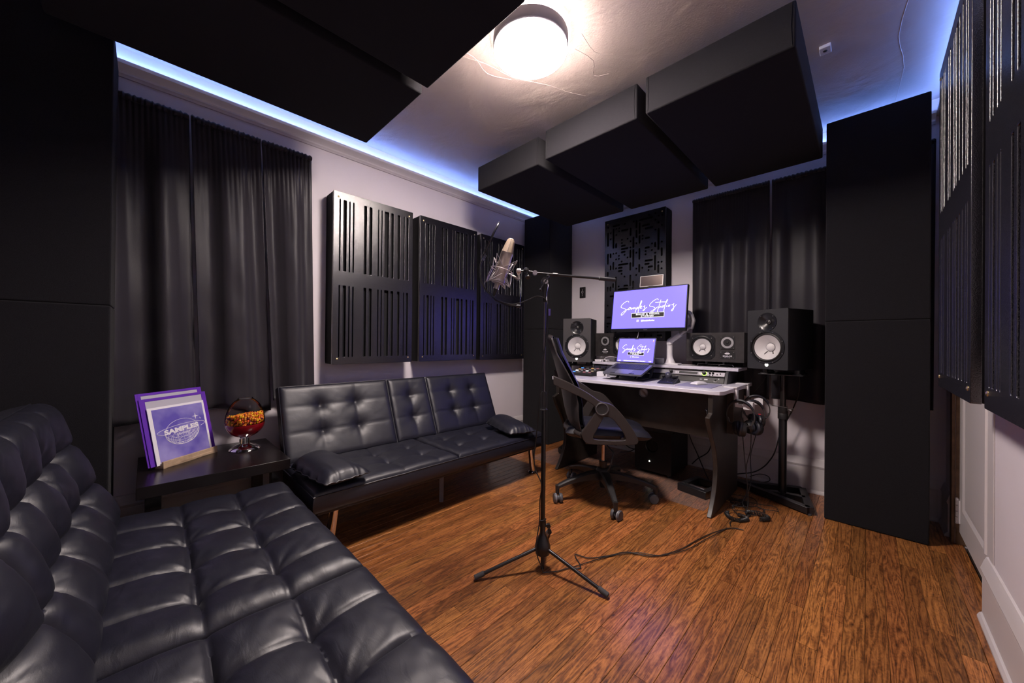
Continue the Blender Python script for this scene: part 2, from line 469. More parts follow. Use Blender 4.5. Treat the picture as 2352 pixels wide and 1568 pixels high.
ceiling = G().bx(XL - T, XR + 0.6, YR - T, YB + T, ZC, ZC + 0.1).obj('ceiling', ceil_m); struct(ceiling)
crnd = random.Random(4)
def crack(pts, r=0.0016):
    p = smooth_path([(a + crnd.uniform(-.006, .006), b + crnd.uniform(-.006, .006), ZC - 0.0002) for a, b in pts], 3)
    G().tube(p, r, 4).obj('plaster_seam', ceil_m, ceiling)
crack([(-1.55, 0.96), (-1.50, 1.12), (-1.44, 1.25), (-1.42, 1.4), (-1.37, 1.5), (-1.30, 1.62), (-1.26, 1.72), (-1.20, 1.82)], 0.0014)
crack([(-1.49, 1.02), (-1.46, 1.18), (-1.49, 1.30), (-1.43, 1.42)], 0.0016)
crack([(-0.98, 1.45), (-0.99, 1.58), (-0.93, 1.66)], 0.0010)
crack([(-1.05, 1.50), (-1.03, 1.62), (-1.08, 1.72), (-1.02, 1.76)], 0.0013)
crack([(0.12, 2.2), (0.10, 2.5), (0.13, 2.8), (0.11, 3.25)], 0.0016)

struct(G().bx(XL - T, XL, YR - T, YB + T, -0.012, ZC).obj('wall_left', wall_m))
struct(G().bx(XL, XR, YB, YB + T, -0.012, ZC).obj('wall_back', wall_m))
struct(G().bx(XL, XR + T, YR - T, YR, -0.012, ZC).obj('wall_rear', wall_m))
DY0, DY1 = 2.24, 2.985
gw = G().bx(XR, XR + T, YR, DY0, -0.012, ZC); gw.bx(XR, XR + T, DY1, YB + T, -0.012, ZC); gw.bx(XR, XR + T, DY0, DY1, 2.06, ZC)
struct(gw.obj('wall_right', wall_m))

# crown ledge: profile along a run, LED strip lying on it
def crown(name, a, b, n):
    """a,b ends on the wall line, n = inward normal"""
    prof = [(0, 2.352), (0.010, 2.352), (0.013, 2.360), (0.018, 2.366), (0.018, 2.376), (0.026, 2.388), (0.040, 2.398), (0.046, 2.404), (0.046, 2.422), (0.0, 2.422)]
    q = G(); A, B, Nn = Vector((*a, 0)), Vector((*b, 0)), Vector((*n, 0))
    vs = [A + Nn * p + Vector((0, 0, z)) for p, z in prof] + [B + Nn * p + Vector((0, 0, z)) for p, z in prof]
    k = len(prof)
    q.add(vs, [(i, (i + 1) % k, k + (i + 1) % k, k + i) for i in range(k)] + [tuple(range(k)), tuple(range(k, 2 * k))])
    return struct(q.obj(name, trim_m, ang=25))
crown('trim_1', (XL, YR), (XL, YB), (1, 0))
crown('trim_2', (XL + .047, YB), (XR - .047, YB), (0, -1))
crown('trim_3', (XR, YR), (XR, YB), (-1, 0))
def led(name, label, x0, x1, y0, y1):
    o = G().bx(x0, x1, y0, y1, 2.4225, 2.4255).obj(name, ledstrip_m)
    tag(o, label, 'light strip')
led('led_strip', 'blue light strip lying on the crown ledge of the curtained left wall', XL + .024, XL + .032, YR + .1, YB - .08)
led('led_strip', 'blue light strip on the ledge behind the ceiling panels over the desk', XL + .1, XR - .1, YB - .032, YB - .024)
led('led_strip', 'blue light strip on the ledge above the slotted panels beside the door', XR - .032, XR - .024, YR + .1, YB - .08)

def base_run(name, a, b, n):
    prof = [(0, 0), (0.028, 0), (0.028, 0.008), (0.022, 0.020), (0.016, 0.024), (0.016, 0.172), (0.0145, 0.172), (0.0145, 0.176), (0.017, 0.176), (0.021, 0.190), (0.016, 0.205), (0.012, 0.222), (0.006, 0.236), (0, 0.238)]
    q = G(); A, B, Nn = Vector((*a, 0)), Vector((*b, 0)), Vector((*n, 0))
    vs = [A + Nn * p + Vector((0, 0, z)) for p, z in prof] + [B + Nn * p + Vector((0, 0, z)) for p, z in prof]
    k = len(prof)
    q.add(vs, [(i, (i + 1) % k, k + (i + 1) % k, k + i) for i in range(k)] + [tuple(range(k)), tuple(range(k, 2 * k))])
    return struct(q.obj(name, trim_m, ang=25))
base_run('baseboard_left', (XL, YR), (XL, YB), (1, 0))
base_run('baseboard_back', (XL + .03, YB), (XR - .03, YB), (0, -1))
base_run('baseboard_right', (XR, YR), (XR, DY0), (-1, 0))
base_run('baseboard_corner', (XR, DY1 + .075), (XR, YB), (-1, 0))
base_run('baseboard_rear', (XL + .03, YR), (XR - .03, YR), (0, 1))

# door in the right wall
door = G().bx(XR + .014, XR + .05, DY0 + .012, DY1 - .006, 0.066, 2.05).obj('door_1', trim_m, bevel=.002); struct(door)
def door_panel(z0, z1):
    y0, y1 = DY0 + .13, DY1 - .13
    q = G()
    # sloped moulding frame around a recessed field
    F = XR + .0135
    def ring(a, x): return [(x, y0 + a, z0 + a), (x, y1 - a, z0 + a), (x, y1 - a, z1 - a), (x, y0 + a, z1 - a)]
    rs = [ring(-.004, F + .001), ring(0, F - .006), ring(.012, F - .006), ring(.030, F), ring(.05, F - .001)]
    vs = [p for r_ in rs for p in r_]; fs = []
    for i in range(len(rs) - 1):
        for k in range(4):
            l = (k + 1) % 4; fs.append((i * 4 + k, i * 4 + l, i * 4 + 4 + l, i * 4 + 4 + k))
    fs.append((16, 17, 18, 19))
    q.add(vs, fs); q.obj('door_panel', trim_m, door, smooth=False)
door_panel(.20, 0.92); door_panel(1.06, 1.92)
hg = G(); hx = XR + .006
for z in (0.115, 0.145, 0.175, 0.205): hg.tube([(hx, DY1 - .006, z), (hx, DY1 - .006, z + .027)], .007, 10)
hg.tube([(hx, DY1 - .006, .107), (hx, DY1 - .006, .114)], [.004, .0085], 10); hg.tube([(hx, DY1 - .006, .233), (hx, DY1 - .006, .242)], [.0085, .004], 10)
hg.bx(XR + .009, XR + .0135, DY1 - .04, DY1 - .01, .118, .232)
hg.obj('hinge', trim_m, door)
jm = G().bx(XR + .001, XR + .10, DY1 - .004, DY1, 0.0, 2.055); jm.bx(XR - .012, XR, DY1 + .0, DY1 + .022, 0, 2.10)
struct(jm.obj('trim_4', brown_jamb, bevel=.002))
jc = G().bx(XR - .010, XR, DY1 + .022, DY1 + .075, 0, 2.12); struct(jc.obj('trim_5', brown_jamb, bevel=.003))
jk = G().bx(XR - .004, XR, DY0 - .085, DY0, .242, 2.14); jk.bx(XR, XR + .10, DY0, DY0 + .009, 0, 2.055)
struct(jk.obj('trim_6', trim_m, bevel=.0015))
struct(G().bx(XR + .11, XR + .12, DY0, DY1, -.012, 2.06).obj('door_gap_shade', felt_in))  # added dark sheet behind the door, standing in for the shade beyond

# ceiling fitting: housing, back light, diffuser
LX, LY = -1.152, 1.276
lamp = thing('ceiling_light', 'round white flush ceiling light glowing above the microphone', 'ceiling light', (LX, LY, ZC))
G().lathe([(.168, -.018), (.176, -.020), (.178, -.026), (.178, -.070), (.174, -.078), (.155, -.080)], 64).obj('housing', greypl, lamp)
G().lathe([(.145, -.0165), (.150, -.014), (.150, -.003), (.145, -.001)], 48).obj('back_light', halo_m, lamp)
G().lathe([(.172, -.0785), (.174, -.083), (.173, -.090), (.165, -.098), (.14, -.1015), (.08, -.1025), (.0, -.103)], 64).obj('diffuser', lamp_m, lamp)

# ------------------------------------------------------------------ black felt columns (stacked soft blocks) and ceiling clouds
def soft_box(name, x0, x1, y0, y1, z0, z1, parent, m=fabric, b=.006):
    return G().bx(x0, x1, y0, y1, z0, z1).obj(name, m, parent, bevel=b, seg=3)
def column(label, x0, x1, y0, y1, split=1.172, top=2.355):
    cx, cy = (x0 + x1) / 2, (y0 + y1) / 2
    t = thing('bass_trap_column', label, 'acoustic column', (cx, cy, 0), group=None)
    soft_box('lower_block', x0 - cx, x1 - cx, y0 - cy, y1 - cy, 0.002, split, t)
    soft_box('upper_block', x0 - cx, x1 - cx, y0 - cy, y1 - cy, split + .0015, top, t)
    return t
column('tall black felt column in the corner beside the side table and near futon', XL + .05, -2.295, -.535, -.108)
column('tall black felt column in the far corner behind the office chair', XL + .05, -2.29, 2.853, YB - .05)
column('tall black felt column standing between the right speaker stand and the door', -.180, .232, 2.842, 3.17)

def cloud(label, x0, x1, y0, y1, z0=2.228, z1=2.418):
    cx, cy = (x0 + x1) / 2, (y0 + y1) / 2
    t = thing('ceiling_panel', label, 'acoustic panel', (cx, cy, z0), group=None)
    q = G()
    def f(u, v):  # pillowed side loop
        return None
    G().bx(x0 - cx, x1 - cx, y0 - cy, y1 - cy, 0, z1 - z0).obj('fabric_wrap', fabric, t, bevel=.007, seg=3)
    seam = G()
    for sx in (-1, 1):
        for sy in (-1, 1):
            seam.tube([((x1 - x0) / 2 * sx - .012 * sx, (y1 - y0) / 2 * sy + .0006 * sy, .008), ((x1 - x0) / 2 * sx - .017 * sx, (y1 - y0) / 2 * sy + .0012 * sy, (z1 - z0) / 2), ((x1 - x0) / 2 * sx - .012 * sx, (y1 - y0) / 2 * sy + .0006 * sy, z1 - z0 - .006)], .0016, 5)
    seam.obj('corner_fold', fabric, t)
    wires = G()
    for sx in (-.35, .35):
        for sy in (-.35, .35):
            wires.tube([((x1 - x0) * sx, (y1 - y0) * sy, z1 - z0 - .001), ((x1 - x0) * sx, (y1 - y0) * sy, ZC - z0)], .0015, 6)
    wires.obj('hanging_wire', steel, t)
    return t
cloud('black ceiling panel over the desk, next to the left wall', -2.206, -1.580, 1.835, 3.03)
cloud('middle one of the three black ceiling panels over the desk', -1.506, -.878, 1.820, 3.03)
cloud('black ceiling panel nearest the door, above the right speaker', -.829, -.209, 1.815, 3.03)
cloud('black ceiling panel above the curtained left wall and the side table', -2.166, -1.538, -.276, .926)
cloud('black ceiling panel above the near futon, close to the round light', -1.490, -.862, -.276, .926)

# ------------------------------------------------------------------ slotted wall panels
SLOTS = [(0.06, 0.078), (0.105, 0.146), (0.17, 0.189), (0.214, 0.234), (0.347, 0.384), (0.411, 0.452), (0.521, 0.54), (0.565, 0.583), (0.609, 0.669), (0.694, 0.734), (0.783, 0.822), (0.87, 0.888), (0.913, 0.943)]
W_P, H_P, D_P = .588, 1.168, .135
def panel_body(t):
    bt = .018
    q = G()
    # shell behind the face board: four sides and a felt back
    q.bx(0, W_P, bt, D_P, 0, .016); q.bx(0, W_P, bt, D_P, H_P - .016, H_P)
    q.bx(0, .016, bt, D_P, .016, H_P - .016); q.bx(W_P - .016, W_P, bt, D_P, .016, H_P - .016)
    q.obj('side_frame', board_side, t, bevel=.002)
    G().bx(.016, W_P - .016, bt + .004, bt + .03, .016, H_P - .016).obj('felt_backing', felt_in, t)
    for cx, cz in ((.03, .035), (W_P - .03, .035), (.03, H_P - .035), (W_P - .03, H_P - .035)):
        G().lathe([(.0065, 0), (.006, .002), (.003, .0035), (0, .0038)], 14, frame((cx, 0, cz), (1, 0, 0), (0, 0, 1))).obj('brass_screw', brass, t)
def slot_panel(label, loc, rz, flip=False):
    t = thing('slotted_panel', label, 'acoustic panel', loc, rz)
    holes = []
    for a, b in SLOTS:
        if flip: a, b = 1 - b, 1 - a
        for z0, z1 in ((.046, .537), (.631, 1.121)):
            holes.append(rrect(a * W_P, b * W_P, z0, z1, .006, 3)[::-1])
    cut_board('face_board', rrect(0, W_P, 0, H_P, .003, 2), holes, .016, board, t, frame((0, .009, 0), (1, 0, 0), (0, 0, 1)), .0018)
    panel_body(t)
    return t
# local x runs left to right seen from the front, local -y is the front
PX = -2.55
def left_panel(y, label): return slot_panel(label, (PX, y, .874), PI / 2)
lp = left_panel(.874, 'black slotted wall panel nearest the left curtain, above the far futon')
lp2 = dup(lp, (PX, 1.530, .874), PI / 2, 'middle black slotted wall panel above the far futon, glowing blue')
lp3 = dup(lp, (PX, 2.168, .868), PI / 2, 'black slotted wall panel behind the microphone, next to the corner column')
dup(lp, (.19, 2.085, .885), -PI / 2, 'black slotted panel on the right wall, over the white door')
dup(lp, (.19, 1.335, .892), -PI / 2, 'nearest black slotted panel on the right wall, cut by the frame edge')

# patterned panel above the desk
art = thing('patterned_panel', 'black wall panel cut with dots and short dashes, behind the monitor', 'acoustic panel', (-1.838, 3.15, 1.056))
CUTS = [(0, 36, 0, 0), (1, 34, 0, 0), (1, 32, 0, 0), (3, 35, 0, 0), (4, 35, 0, 0), (4, 34, 0, 0), (3, 33, 0, 0), (6, 36, 0, 0), (9, 36, 0, 0), (14, 37, 0, 0), (16, 37, 0, 0), (17, 36, 0, 0), (18, 36, 0, 0), (16, 35, 0, 0), (17, 34, 0, 0), (18, 33, 0, 0), (16, 32, 0, 0), (5, 31, 0, 0), (5, 30, 0, 0), (7, 31, 0, 0), (8, 30, 0, 0), (8, 28, 0, 0), (12, 31, 0, 0), (12, 30, 0, 0), (10, 29, 0, 0), (15, 28, 0, 0), (15, 26, 0, 0), (18, 28, 0, 0), (16, 25, 0, 0), (2, 27, 0, 0), (3, 27, 0, 0), (6, 26, 0, 0), (4, 26, 0, 0), (3, 25, 0, 0), (4, 25, 0, 0), (7, 25, 0, 0), (5, 24, 0, 0), (10, 26, 0, 0), (13, 26, 0, 0), (13, 25, 0, 0), (17, 22, 0, 0), (18, 22, 0, 0), (3, 22, 0, 0), (5, 20, 0, 0), (6, 19, 0, 0), (10, 21, 0, 0), (12, 21, 0, 0), (14, 20, 0, 0), (18, 20, 0, 0), (10, 19, 0, 0), (4, 16, 0, 0), (0, 30, 0, 4), (2, 29, 0, 6), (3, 29, 0, 1), (8, 32, 0, 2), (9, 28, 0, 3), (10, 34, 0, 2), (10, 31, 0, 2), (11, 32, 0, 3), (11, 29, 0, 2), (17, 26, 0, 6), (16, 27, 0, 1), (0, 24, 0, 3), (1, 26, 0, 1), (8, 25, 0, 2), (9, 22, 0, 5), (11, 24, 0, 3), (18, 24, 0, 2), (1, 22, 0, 1), (2, 22, 0, 2), (8, 21, 0, 2), (11, 20, 0, 2), (16, 20, 0, 4), (17, 19, 0, 2), (0, 20, 0, 1), (8, 16, 0, 3), (9, 15, 0, 2), (3, 15, 0, 4), (2, 16, 0, 1), (1, 15, 0, 1), (0, 15, 0, 1), (2, 36, 2, 0), (4, 35, 2, 0), (5, 34, 2, 0), (11, 36, 4, 0), (12, 34, 2, 0), (13, 33, 2, 0), (5, 29, 1, 0), (5, 28, 2, 0), (5, 27, 1, 0), (13, 30, 1, 0), (13, 27, 1, 0), (4, 23, 3, 0), (4, 22, 1, 0), (4, 21, 1, 0), (13, 23, 2, 0), (13, 22, 1, 0), (14, 21, 1, 0), (6, 16, 1, 0), (4, 15, 3, 0)]   # column, row, extra columns, extra rows
pr = random.Random(12); occ = set(); holes = []
cand = list(CUTS)
for _ in range(150):
    k = pr.random(); n = pr.choice((1, 1, 2, 3)) if k > .4 else 0
    cand.append((pr.randrange(19), pr.randrange(14), n if k > .75 else 0, n if .4 < k <= .75 else 0))
for (i, j, di, dj) in cand:
    if i + di > 18 or j + dj > 37: continue
    cl_ = [(a, c_) for a in range(i, i + di + 1) for c_ in range(j, j + dj + 1)]
    if any(c_ in occ for c_ in cl_): continue
    if j < 14 and any((a + e, c_ + f_) in occ for a, c_ in cl_ for e, f_ in ((1, 0), (-1, 0), (0, 1), (0, -1))) and pr.random() < .7: continue
    occ.update(cl_)
    x0 = .034 + i * .029 - .00925; z0 = .05 + j * .0292 - .00925; d = .0185
    holes.append(rrect(x0, x0 + di * .029 + d, z0, z0 + dj * .0292 + d, d / 2, 3)[::-1])
cut_board('face_board', rrect(0, W_P, 0, H_P, .003, 2), holes, .016, board, art, frame((0, .009, 0), (1, 0, 0), (0, 0, 1)), .0008)
panel_body(art)

# ------------------------------------------------------------------ curtains
def curtain(label, n, p0, p1, z_top, zb0, zb1, folds, amp, seed, nrm, cat='curtain', flare=1.0, lean=None, pocket=True):
    """cloth hung from p0 to p1 (xy), nrm = direction into the room; zb = bottom heights at both ends"""
    rr = random.Random(seed)
    ph = [rr.uniform(0, 6.28) for _ in range(8)]
    L = math.dist(p0, p1)
    t = thing('curtain', label, cat, ((p0[0] + p1[0]) / 2, (p0[1] + p1[1]) / 2, 0))
    ox, oy = t.location.x, t.location.y
    P0, P1, Nn = Vector((*p0, 0)), Vector((*p1, 0)), Vector((*nrm, 0))
    def off(u, v):  # v 0 top .. 1 bottom
        g = min(1, v * 3.2)
        big = math.sin(2 * PI * folds * (u + .03 * math.sin(3 * u + ph[1])) + ph[0] + .5 * v * math.sin(ph[2] + 4 * u))
        big = math.copysign(abs(big) ** .9, big)
        mid = math.sin(2 * PI * folds * 2.3 * u + ph[3] + .6 * v)
        small = math.sin(2 * PI * folds * 9.3 * u + ph[4]) * math.exp(-v * 12)
        cr = noise.noise(Vector((u * 3 + seed, v * 9, seed))) * .25 * v
        return amp * (big * (.25 + .75 * g) * (.55 + .45 * v) + .16 * mid * g * (1 - .4 * v) + .22 * small + cr)
    def fn(u, v):
        # squeeze at top, flare below
        uu = u + (0.012 * math.sin(2 * PI * folds * u + ph[5])) * v
        x = P0.lerp(P1, uu)
        if lean: x = x + (P1 - P0) * (lean[0] * (1 - u) + lean[1] * u) * v
        zb = zb0 + (zb1 - zb0) * u + .010 * math.sin(7 * u + ph[6])
        z = z_top + (zb - z_top) * v
        d = off(u, v)
        if v < .02: d = amp * .5 * math.sin(2 * PI * folds * 9 * u) * .4
        q = x + Nn * d; return (q.x - ox, q.y - oy, z + (.006 * math.sin(2 * PI * folds * 9.3 * u + ph[4]) if v < .001 else 0))
    g = G().grid(int(n), 46, fn)
    o = g.obj('cloth', satin, t, ang=180)
    s = o.modifiers.new('thick', 'SOLIDIFY'); s.thickness = .004; s.offset = 0
    # gathered heading: rod pocket
    hd = G(); k = max(30, int(L / .008)); pts = []; rad = []
    for i in range(k + 1):
        u = i / k; x = P0.lerp(P1, u)
        pts.append((x.x - ox, x.y - oy, z_top - .012)); rad.append(.016 + .0035 * math.sin(2 * PI * folds * 9.3 * u + ph[4]) + rr.uniform(-.0015, .0015))
    if pocket: hd.tube(pts, rad, 10).obj('rod_pocket', satin, t)
    # bottom hem stitched edge
    hp = []; 
    for i in range(60):
        u = i / 59; q = fn(u, 1.0); hp.append((q[0], q[1], q[2] + .002))
    G().tube(hp, .0035, 6).obj('hem', satin, t)
    return t
curtain('black curtain panel beside the corner column, hanging behind the violet print', 90, (-2.605, -.36), (-2.605, .150), 2.238, .60, .625, 2.6, .034, 3, (1, 0), lean=(0, .10))
curtain('middle black curtain panel on the left wall, behind the candy dispenser', 90, (-2.600, .158), (-2.600, .470), 2.236, .640, .600, 1.5, .036, 9, (1, 0), lean=(.18, .24))
curtain('black curtain panel on the left wall nearest the slotted panels', 80, (-2.604, .478), (-2.604, .752), 2.236, .672, .700, 1.3, .032, 17, (1, 0), lean=(.28, .14))
curtain('black curtain behind the right speakers, next to the patterned panel', 110, (-1.055, 3.228), (-.520, 3.228), 2.243, .64, .635, 3.0, .022, 23, (0, -1))
curtain('black curtain half hidden behind the felt column near the door', 110, (-.505, 3.228), (.280, 3.228), 2.243, .630, .650, 3.5, .022, 31, (0, -1))

# small round-marked black plate on the back wall
dv = thing('wall_plate', 'small black wall plate with a white emblem, left of the patterned panel', 'wall plate', (-2.18, YB, 1.575))
G().bx(-.036, .036, -.012, 0, -.058, .058).obj('plate', blackpl, dv, bevel=.004)
em = G(); Mx = frame((0, -.0125, 0), (1, 0, 0), (0, 0, 1))
em.tube([Mx @ Vector((.011 * math.cos(a * PI / 6), .011 * math.sin(a * PI / 6) + .004, 0)) for a in range(12)], .0012, 4, closed=True)
em.tube([Mx @ Vector((0, .015, 0)), Mx @ Vector((0, .036, 0))], .0013, 4); em.tube([Mx @ Vector((0, -.007, 0)), Mx @ Vector((0, -.038, 0))], .0013, 4)
em.obj('emblem', print_w, dv)
# pale square sensor at the ceiling by the last cloud
ss = thing('ceiling_sensor', 'tiny white square sensor on the ceiling beside the last black panel', 'sensor', (-.155, 2.35, ZC))
G().bx(-.022, .022, -.03, .03, -.016, 0).obj('housing', whitepl, ss, bevel=.003)
G().lathe([(.009, -.0165), (.006, -.019), (0, -.019)], 12).obj('lens', blackpl, ss)
# ------------------------------------------------------------------ tufted leather pads
thread = mat('stitch_thread', (.035, .034, .042), .6)
def tuft_pad(name, x0, x1, y0, y1, T, xs, ys, parent, M, res=.011, dome=.012, sd=.006, bd=.022, bs=.045, edge=.03, edrop=.022, wr=.0035, seed=1, crown=0.0, sw_=.007, piping=True, m=leather, skirt=True, seamx=True, seamy=True):
    """upholstered pad: top in local xy with seams at xs / ys and buttons where they cross, bottom at z=0, top at z~T"""
    nx = int((x1 - x0) / res) + 1; ny = int((y1 - y0) / res) + 1
    sr = random.Random(seed)
    ph = {(a, b): [sr.uniform(0, 6.28) for _ in range(3)] + [sr.choice((5, 6, 7))] for a in range(len(xs)) for b in range(len(ys))}
    ex = [x0] + list(xs) + [x1]; ey = [y0] + list(ys) + [y1]
    def cell(v, e):
        for i in range(len(e) - 1):
            if v <= e[i + 1] or i == len(e) - 2: return (v - e[i]) / (e[i + 1] - e[i])
    def h(x, y):
        cu, cv = cell(x, ex), cell(y, ey)
        d = dome * (max(0, math.sin(PI * min(max(cu, 0), 1))) ** .55) * (max(0, math.sin(PI * min(max(cv, 0), 1))) ** .55)
        z = T + d
        db = min(x - x0, x1 - x, y - y0, y1 - y)
        fade = min(1, db / .07)
        for s in xs: z -= sd * math.exp(-abs(x - s) / sw_) * (.35 + .65 * fade)
        for s in ys: z -= sd * math.exp(-abs(y - s) / sw_) * (.35 + .65 * fade)
        for a, sx in enumerate(xs):
            for b, sy in enumerate(ys):
                dx, dy = x - sx, y - sy; r = math.hypot(dx, dy)
                if r < .2:
                    z -= bd * math.exp(-r / bs)
                    p = ph[(a, b)]; th = math.atan2(dy, dx)
                    z += wr * (math.sin(p[3] * th + p[0]) + .5 * math.sin(2 * p[3] * th + p[1])) * math.exp(-r / .05) * (1 - math.exp(-r / .012))
        z += (.0035 * noise.noise(Vector((x * 9, y * 9, seed))) if T > .1 and T != .108 or dome > .008 else .0010 * noise.noise(Vector((x * 6, y * 6, seed)))) + (.0015 if dome > .008 else .0005) * noise.noise(Vector((x * 26, y * 30, seed + 5)))
        # rounded rim
        if db < edge:
            k = 1 - db / edge; z -= edrop * (1 - math.sqrt(max(0, 1 - k * k)))
        z += crown * (1 - ((2 * (y - y0) / (y1 - y0) - 1) ** 2))
        return z
    g = G()
    vs = []
    # denser lines close to the rim
    def ax(a, b, n):
        out = []
        for i in range(n): 
            t = i / (n - 1); out.append(a + (b - a) * t)
        out += [a + .003, b - .003, a + .008, b - .008]; return sorted(out)
    X = ax(x0, x1, nx); Y = ax(y0, y1, ny); NX_, NY_ = len(X), len(Y)
    for y in Y:
        for x in X: vs.append(M @ Vector((x, y, h(x, y))))
    fs = [(j * NX_ + i, j * NX_ + i + 1, (j + 1) * NX_ + i + 1, (j + 1) * NX_ + i) for j in range(NY_ - 1) for i in range(NX_ - 1)]
    rim = [(i, 0) for i in range(NX_)] + [(NX_ - 1, j) for j in range(1, NY_)] + [(i, NY_ - 1) for i in range(NX_ - 2, -1, -1)] + [(0, j) for j in range(NY_ - 2, 0, -1)]
    base = len(vs); n = len(rim); rimtop = []
    cx, cy = (x0 + x1) / 2, (y0 + y1) / 2
    for lv, (zf, outw) in enumerate(((.80, .004), (.45, .007), (.12, .004), (0, -.004))):
        for (i, j) in rim:
            x, y = X[i], Y[j]; zt = h(x, y)
            ox = outw * (1 if i == NX_ - 1 else -1 if i == 0 else 0); oy = outw * (1 if j == NY_ - 1 else -1 if j == 0 else 0)
            vs.append(M @ Vector((x + ox, y + oy, zt * zf)))
    for k in range(n):
        l = (k + 1) % n; a = rim[k][1] * NX_ + rim[k][0]; b = rim[l][1] * NX_ + rim[l][0]
        fs.append((a, b, base + l, base + k)) 
        for lv in range(3): fs.append((base + lv * n + k, base + lv * n + l, base + (lv + 1) * n + l, base + (lv + 1) * n + k))
    fs.append(tuple(base + 3 * n + k for k in range(n)))
    g.add(vs, fs)
    o = g.obj(name, m, parent, ang=75)
    if piping:
        pts = [M @ Vector((X[i] + .002 * (1 if i == NX_ - 1 else -1 if i == 0 else 0), Y[j] + .002 * (1 if j == NY_ - 1 else -1 if j == 0 else 0), h(X[i], Y[j]) - .001)) for (i, j) in rim[::2]]
        G().tube(pts, .0028, 5, closed=True).obj('piping', m, o)
    # stitched seams lying in the valleys
    st = G()
    for s in xs:
        st.tube([M @ Vector((s, y, h(s, y) + .0004)) for y in Y[2:-2]], .0011, 4)
    for s in ys:
        st.tube([M @ Vector((x, s, h(x, s) + .0004)) for x in X[2:-2]], .0011, 4)
    if xs or ys: st.obj('stitching', thread, o)
    return o

def rot_frame(o, xdir, ydir): return frame(o, xdir, ydir)

# far futon along the left wall. local x = along its length, front is -y, origin on the floor
fut = thing('futon_sofa', 'black leather click-clack futon with chrome legs under the slotted panels', 'sofa', (-2.10, 1.37, 0), PI / 2)
Zs = .236
I3 = Matrix.Identity(4)
SF, SB = -.315, .215
for a, b, xs in ((-.83, -.018, (-.60, -.375, -.15)), (-.012, .80, (.14, .36, .58))):
    tuft_pad('seat_cushion', a, b, SF, SB, .108, xs, (-.12, .055), fut, Matrix.Translation((0, 0, Zs)), dome=.005, sd=.005, bd=.036, bs=.034, edge=.045, edrop=.026, seed=int(a * 100) + 300, wr=.0028)
G().bx(-.80, .77, SF + .05, SB, Zs - .03, Zs - .002).obj('bed_frame', blackmet, fut, bevel=.003)
# backrest pads lean back
lean = R(23)
def back_M(y, z, lean_): # pad local x along sofa, local y up the back, local z toward the front
    up = Vector((0, math.sin(lean_), math.cos(lean_))); nf = Vector((0, -math.cos(lean_), math.sin(lean_)))
    return frame((0, y, z), (1, 0, 0), up, nf)
BM = back_M(.285, .300, lean)
HB = .455
for a, b, xs in ((-.815, -.150, (-.60, -.38)), (-.140, .170, (.02,)), (.180, .800, (.385, .595))):
    tuft_pad('back_cushion', a, b, 0, HB, .095, xs, (.165, .325), fut, BM, dome=.002, sd=.0035, bd=.036, bs=.036, edge=.03, edrop=.016, seed=int(a * 100) + 900, wr=.002)
G().prism([(-.78, .03), (.76, .03), (.76, HB - .04), (-.78, HB - .04)], -.014, -.002, BM).obj('back_frame', blackmet, fut)
for x in (-.838, .812):
    hb = G(); hb.prism(rrect(.19, .30, .26, .345, .01), x - .003, x + .003, frame((0, 0, 0), (0, 1, 0), (0, 0, 1))); hb.obj('hinge_bracket', blackmet, fut)
def futon_leg(x, y, dx, dy, parent, zt):
    g = G(); n = Vector((dx, dy, -1)).normalized()
    g.tube([(x, y, zt), (x + dx * zt, y + dy * zt, .012)], [.025, .022], 20)
    o = g.obj('leg', chrome, parent)
    G().lathe([(.030, 0), (.033, .003), (.030, .009), (.020, .015), (.018, .02)], 24, Matrix.Translation((x + dx * zt, y + dy * zt, 0))).obj('leg_foot', chrome, o)
    return o
for x in (-.70, .78): futon_leg(x, -.20, (.1 if x > 0 else -.1), -.0, fut, Zs - .03)
for x in (-.70, .72): futon_leg(x, .26, (.1 if x > 0 else -.1), .1, fut, Zs - .03)
G().tube([(-.02, -.14, Zs - .03), (-.02, -.14, .0)], .017, 4).obj('centre_leg', greypl, fut)
# folded arm cushions lying on the seat ends
def arm_cushion(label, cx, cy, rz, w, d, seed):
    """a soft wedge: thick at the back and rounded, flat front edge"""
    t = thing('arm_cushion', label, 'cushion', (cx, cy, .350), rz)
    def pt(u, v, top):
        x = (u - .5) * w; y = (v - .5) * d
        e = (1 - abs(2 * u - 1) ** 5) ** .5 * (1 - abs(2 * v - 1) ** 7) ** .5
        hgt = (.050 + .028 * math.sin(PI * min(1, u * 1.1))) * (.62 + .38 * v)
        z = .030 + (hgt if top else -.024) * e
        # gathers on the front face
        gth = .0026 * math.sin(38 * u + 3.5 * math.sin(7 * u) + 2 * math.sin(17 * u + 1)) * math.exp(-v * 8) * (1 if top else .5)
        z += gth + .003 * noise.noise(Vector((x * 12, y * 12, seed)))
        return (x + .004 * math.sin(30 * v) * (1 - e), y - .006 * (1 - e), z)
    g = G(); n = 34
    g.grid(n, n, lambda u, v: pt(u, v, True)); g.grid(n, n, lambda u, v: pt(u, v, False))
    o = g.obj('cover', leather, t, ang=60)
    ring = [pt(u, 0, True) for u in [i / 24 for i in range(25)]] + [pt(1, v, True) for v in [i / 24 for i in range(1, 25)]] + [pt(1 - u, 1, True) for u in [i / 24 for i in range(1, 25)]] + [pt(0, 1 - v, True) for v in [i / 24 for i in range(1, 24)]]
    G().tube(ring, .003, 6, closed=True).obj('piping', leather, t)
    return t
arm_cushion('black leather arm cushion on the end of the far futon beside the side table', -1.940, .655, PI / 2 + .12, .22, .37, 3)
arm_cushion('black leather arm cushion on the end of the far futon near the corner column', -1.975, 1.985, PI / 2 - .30, .22, .40, 8)

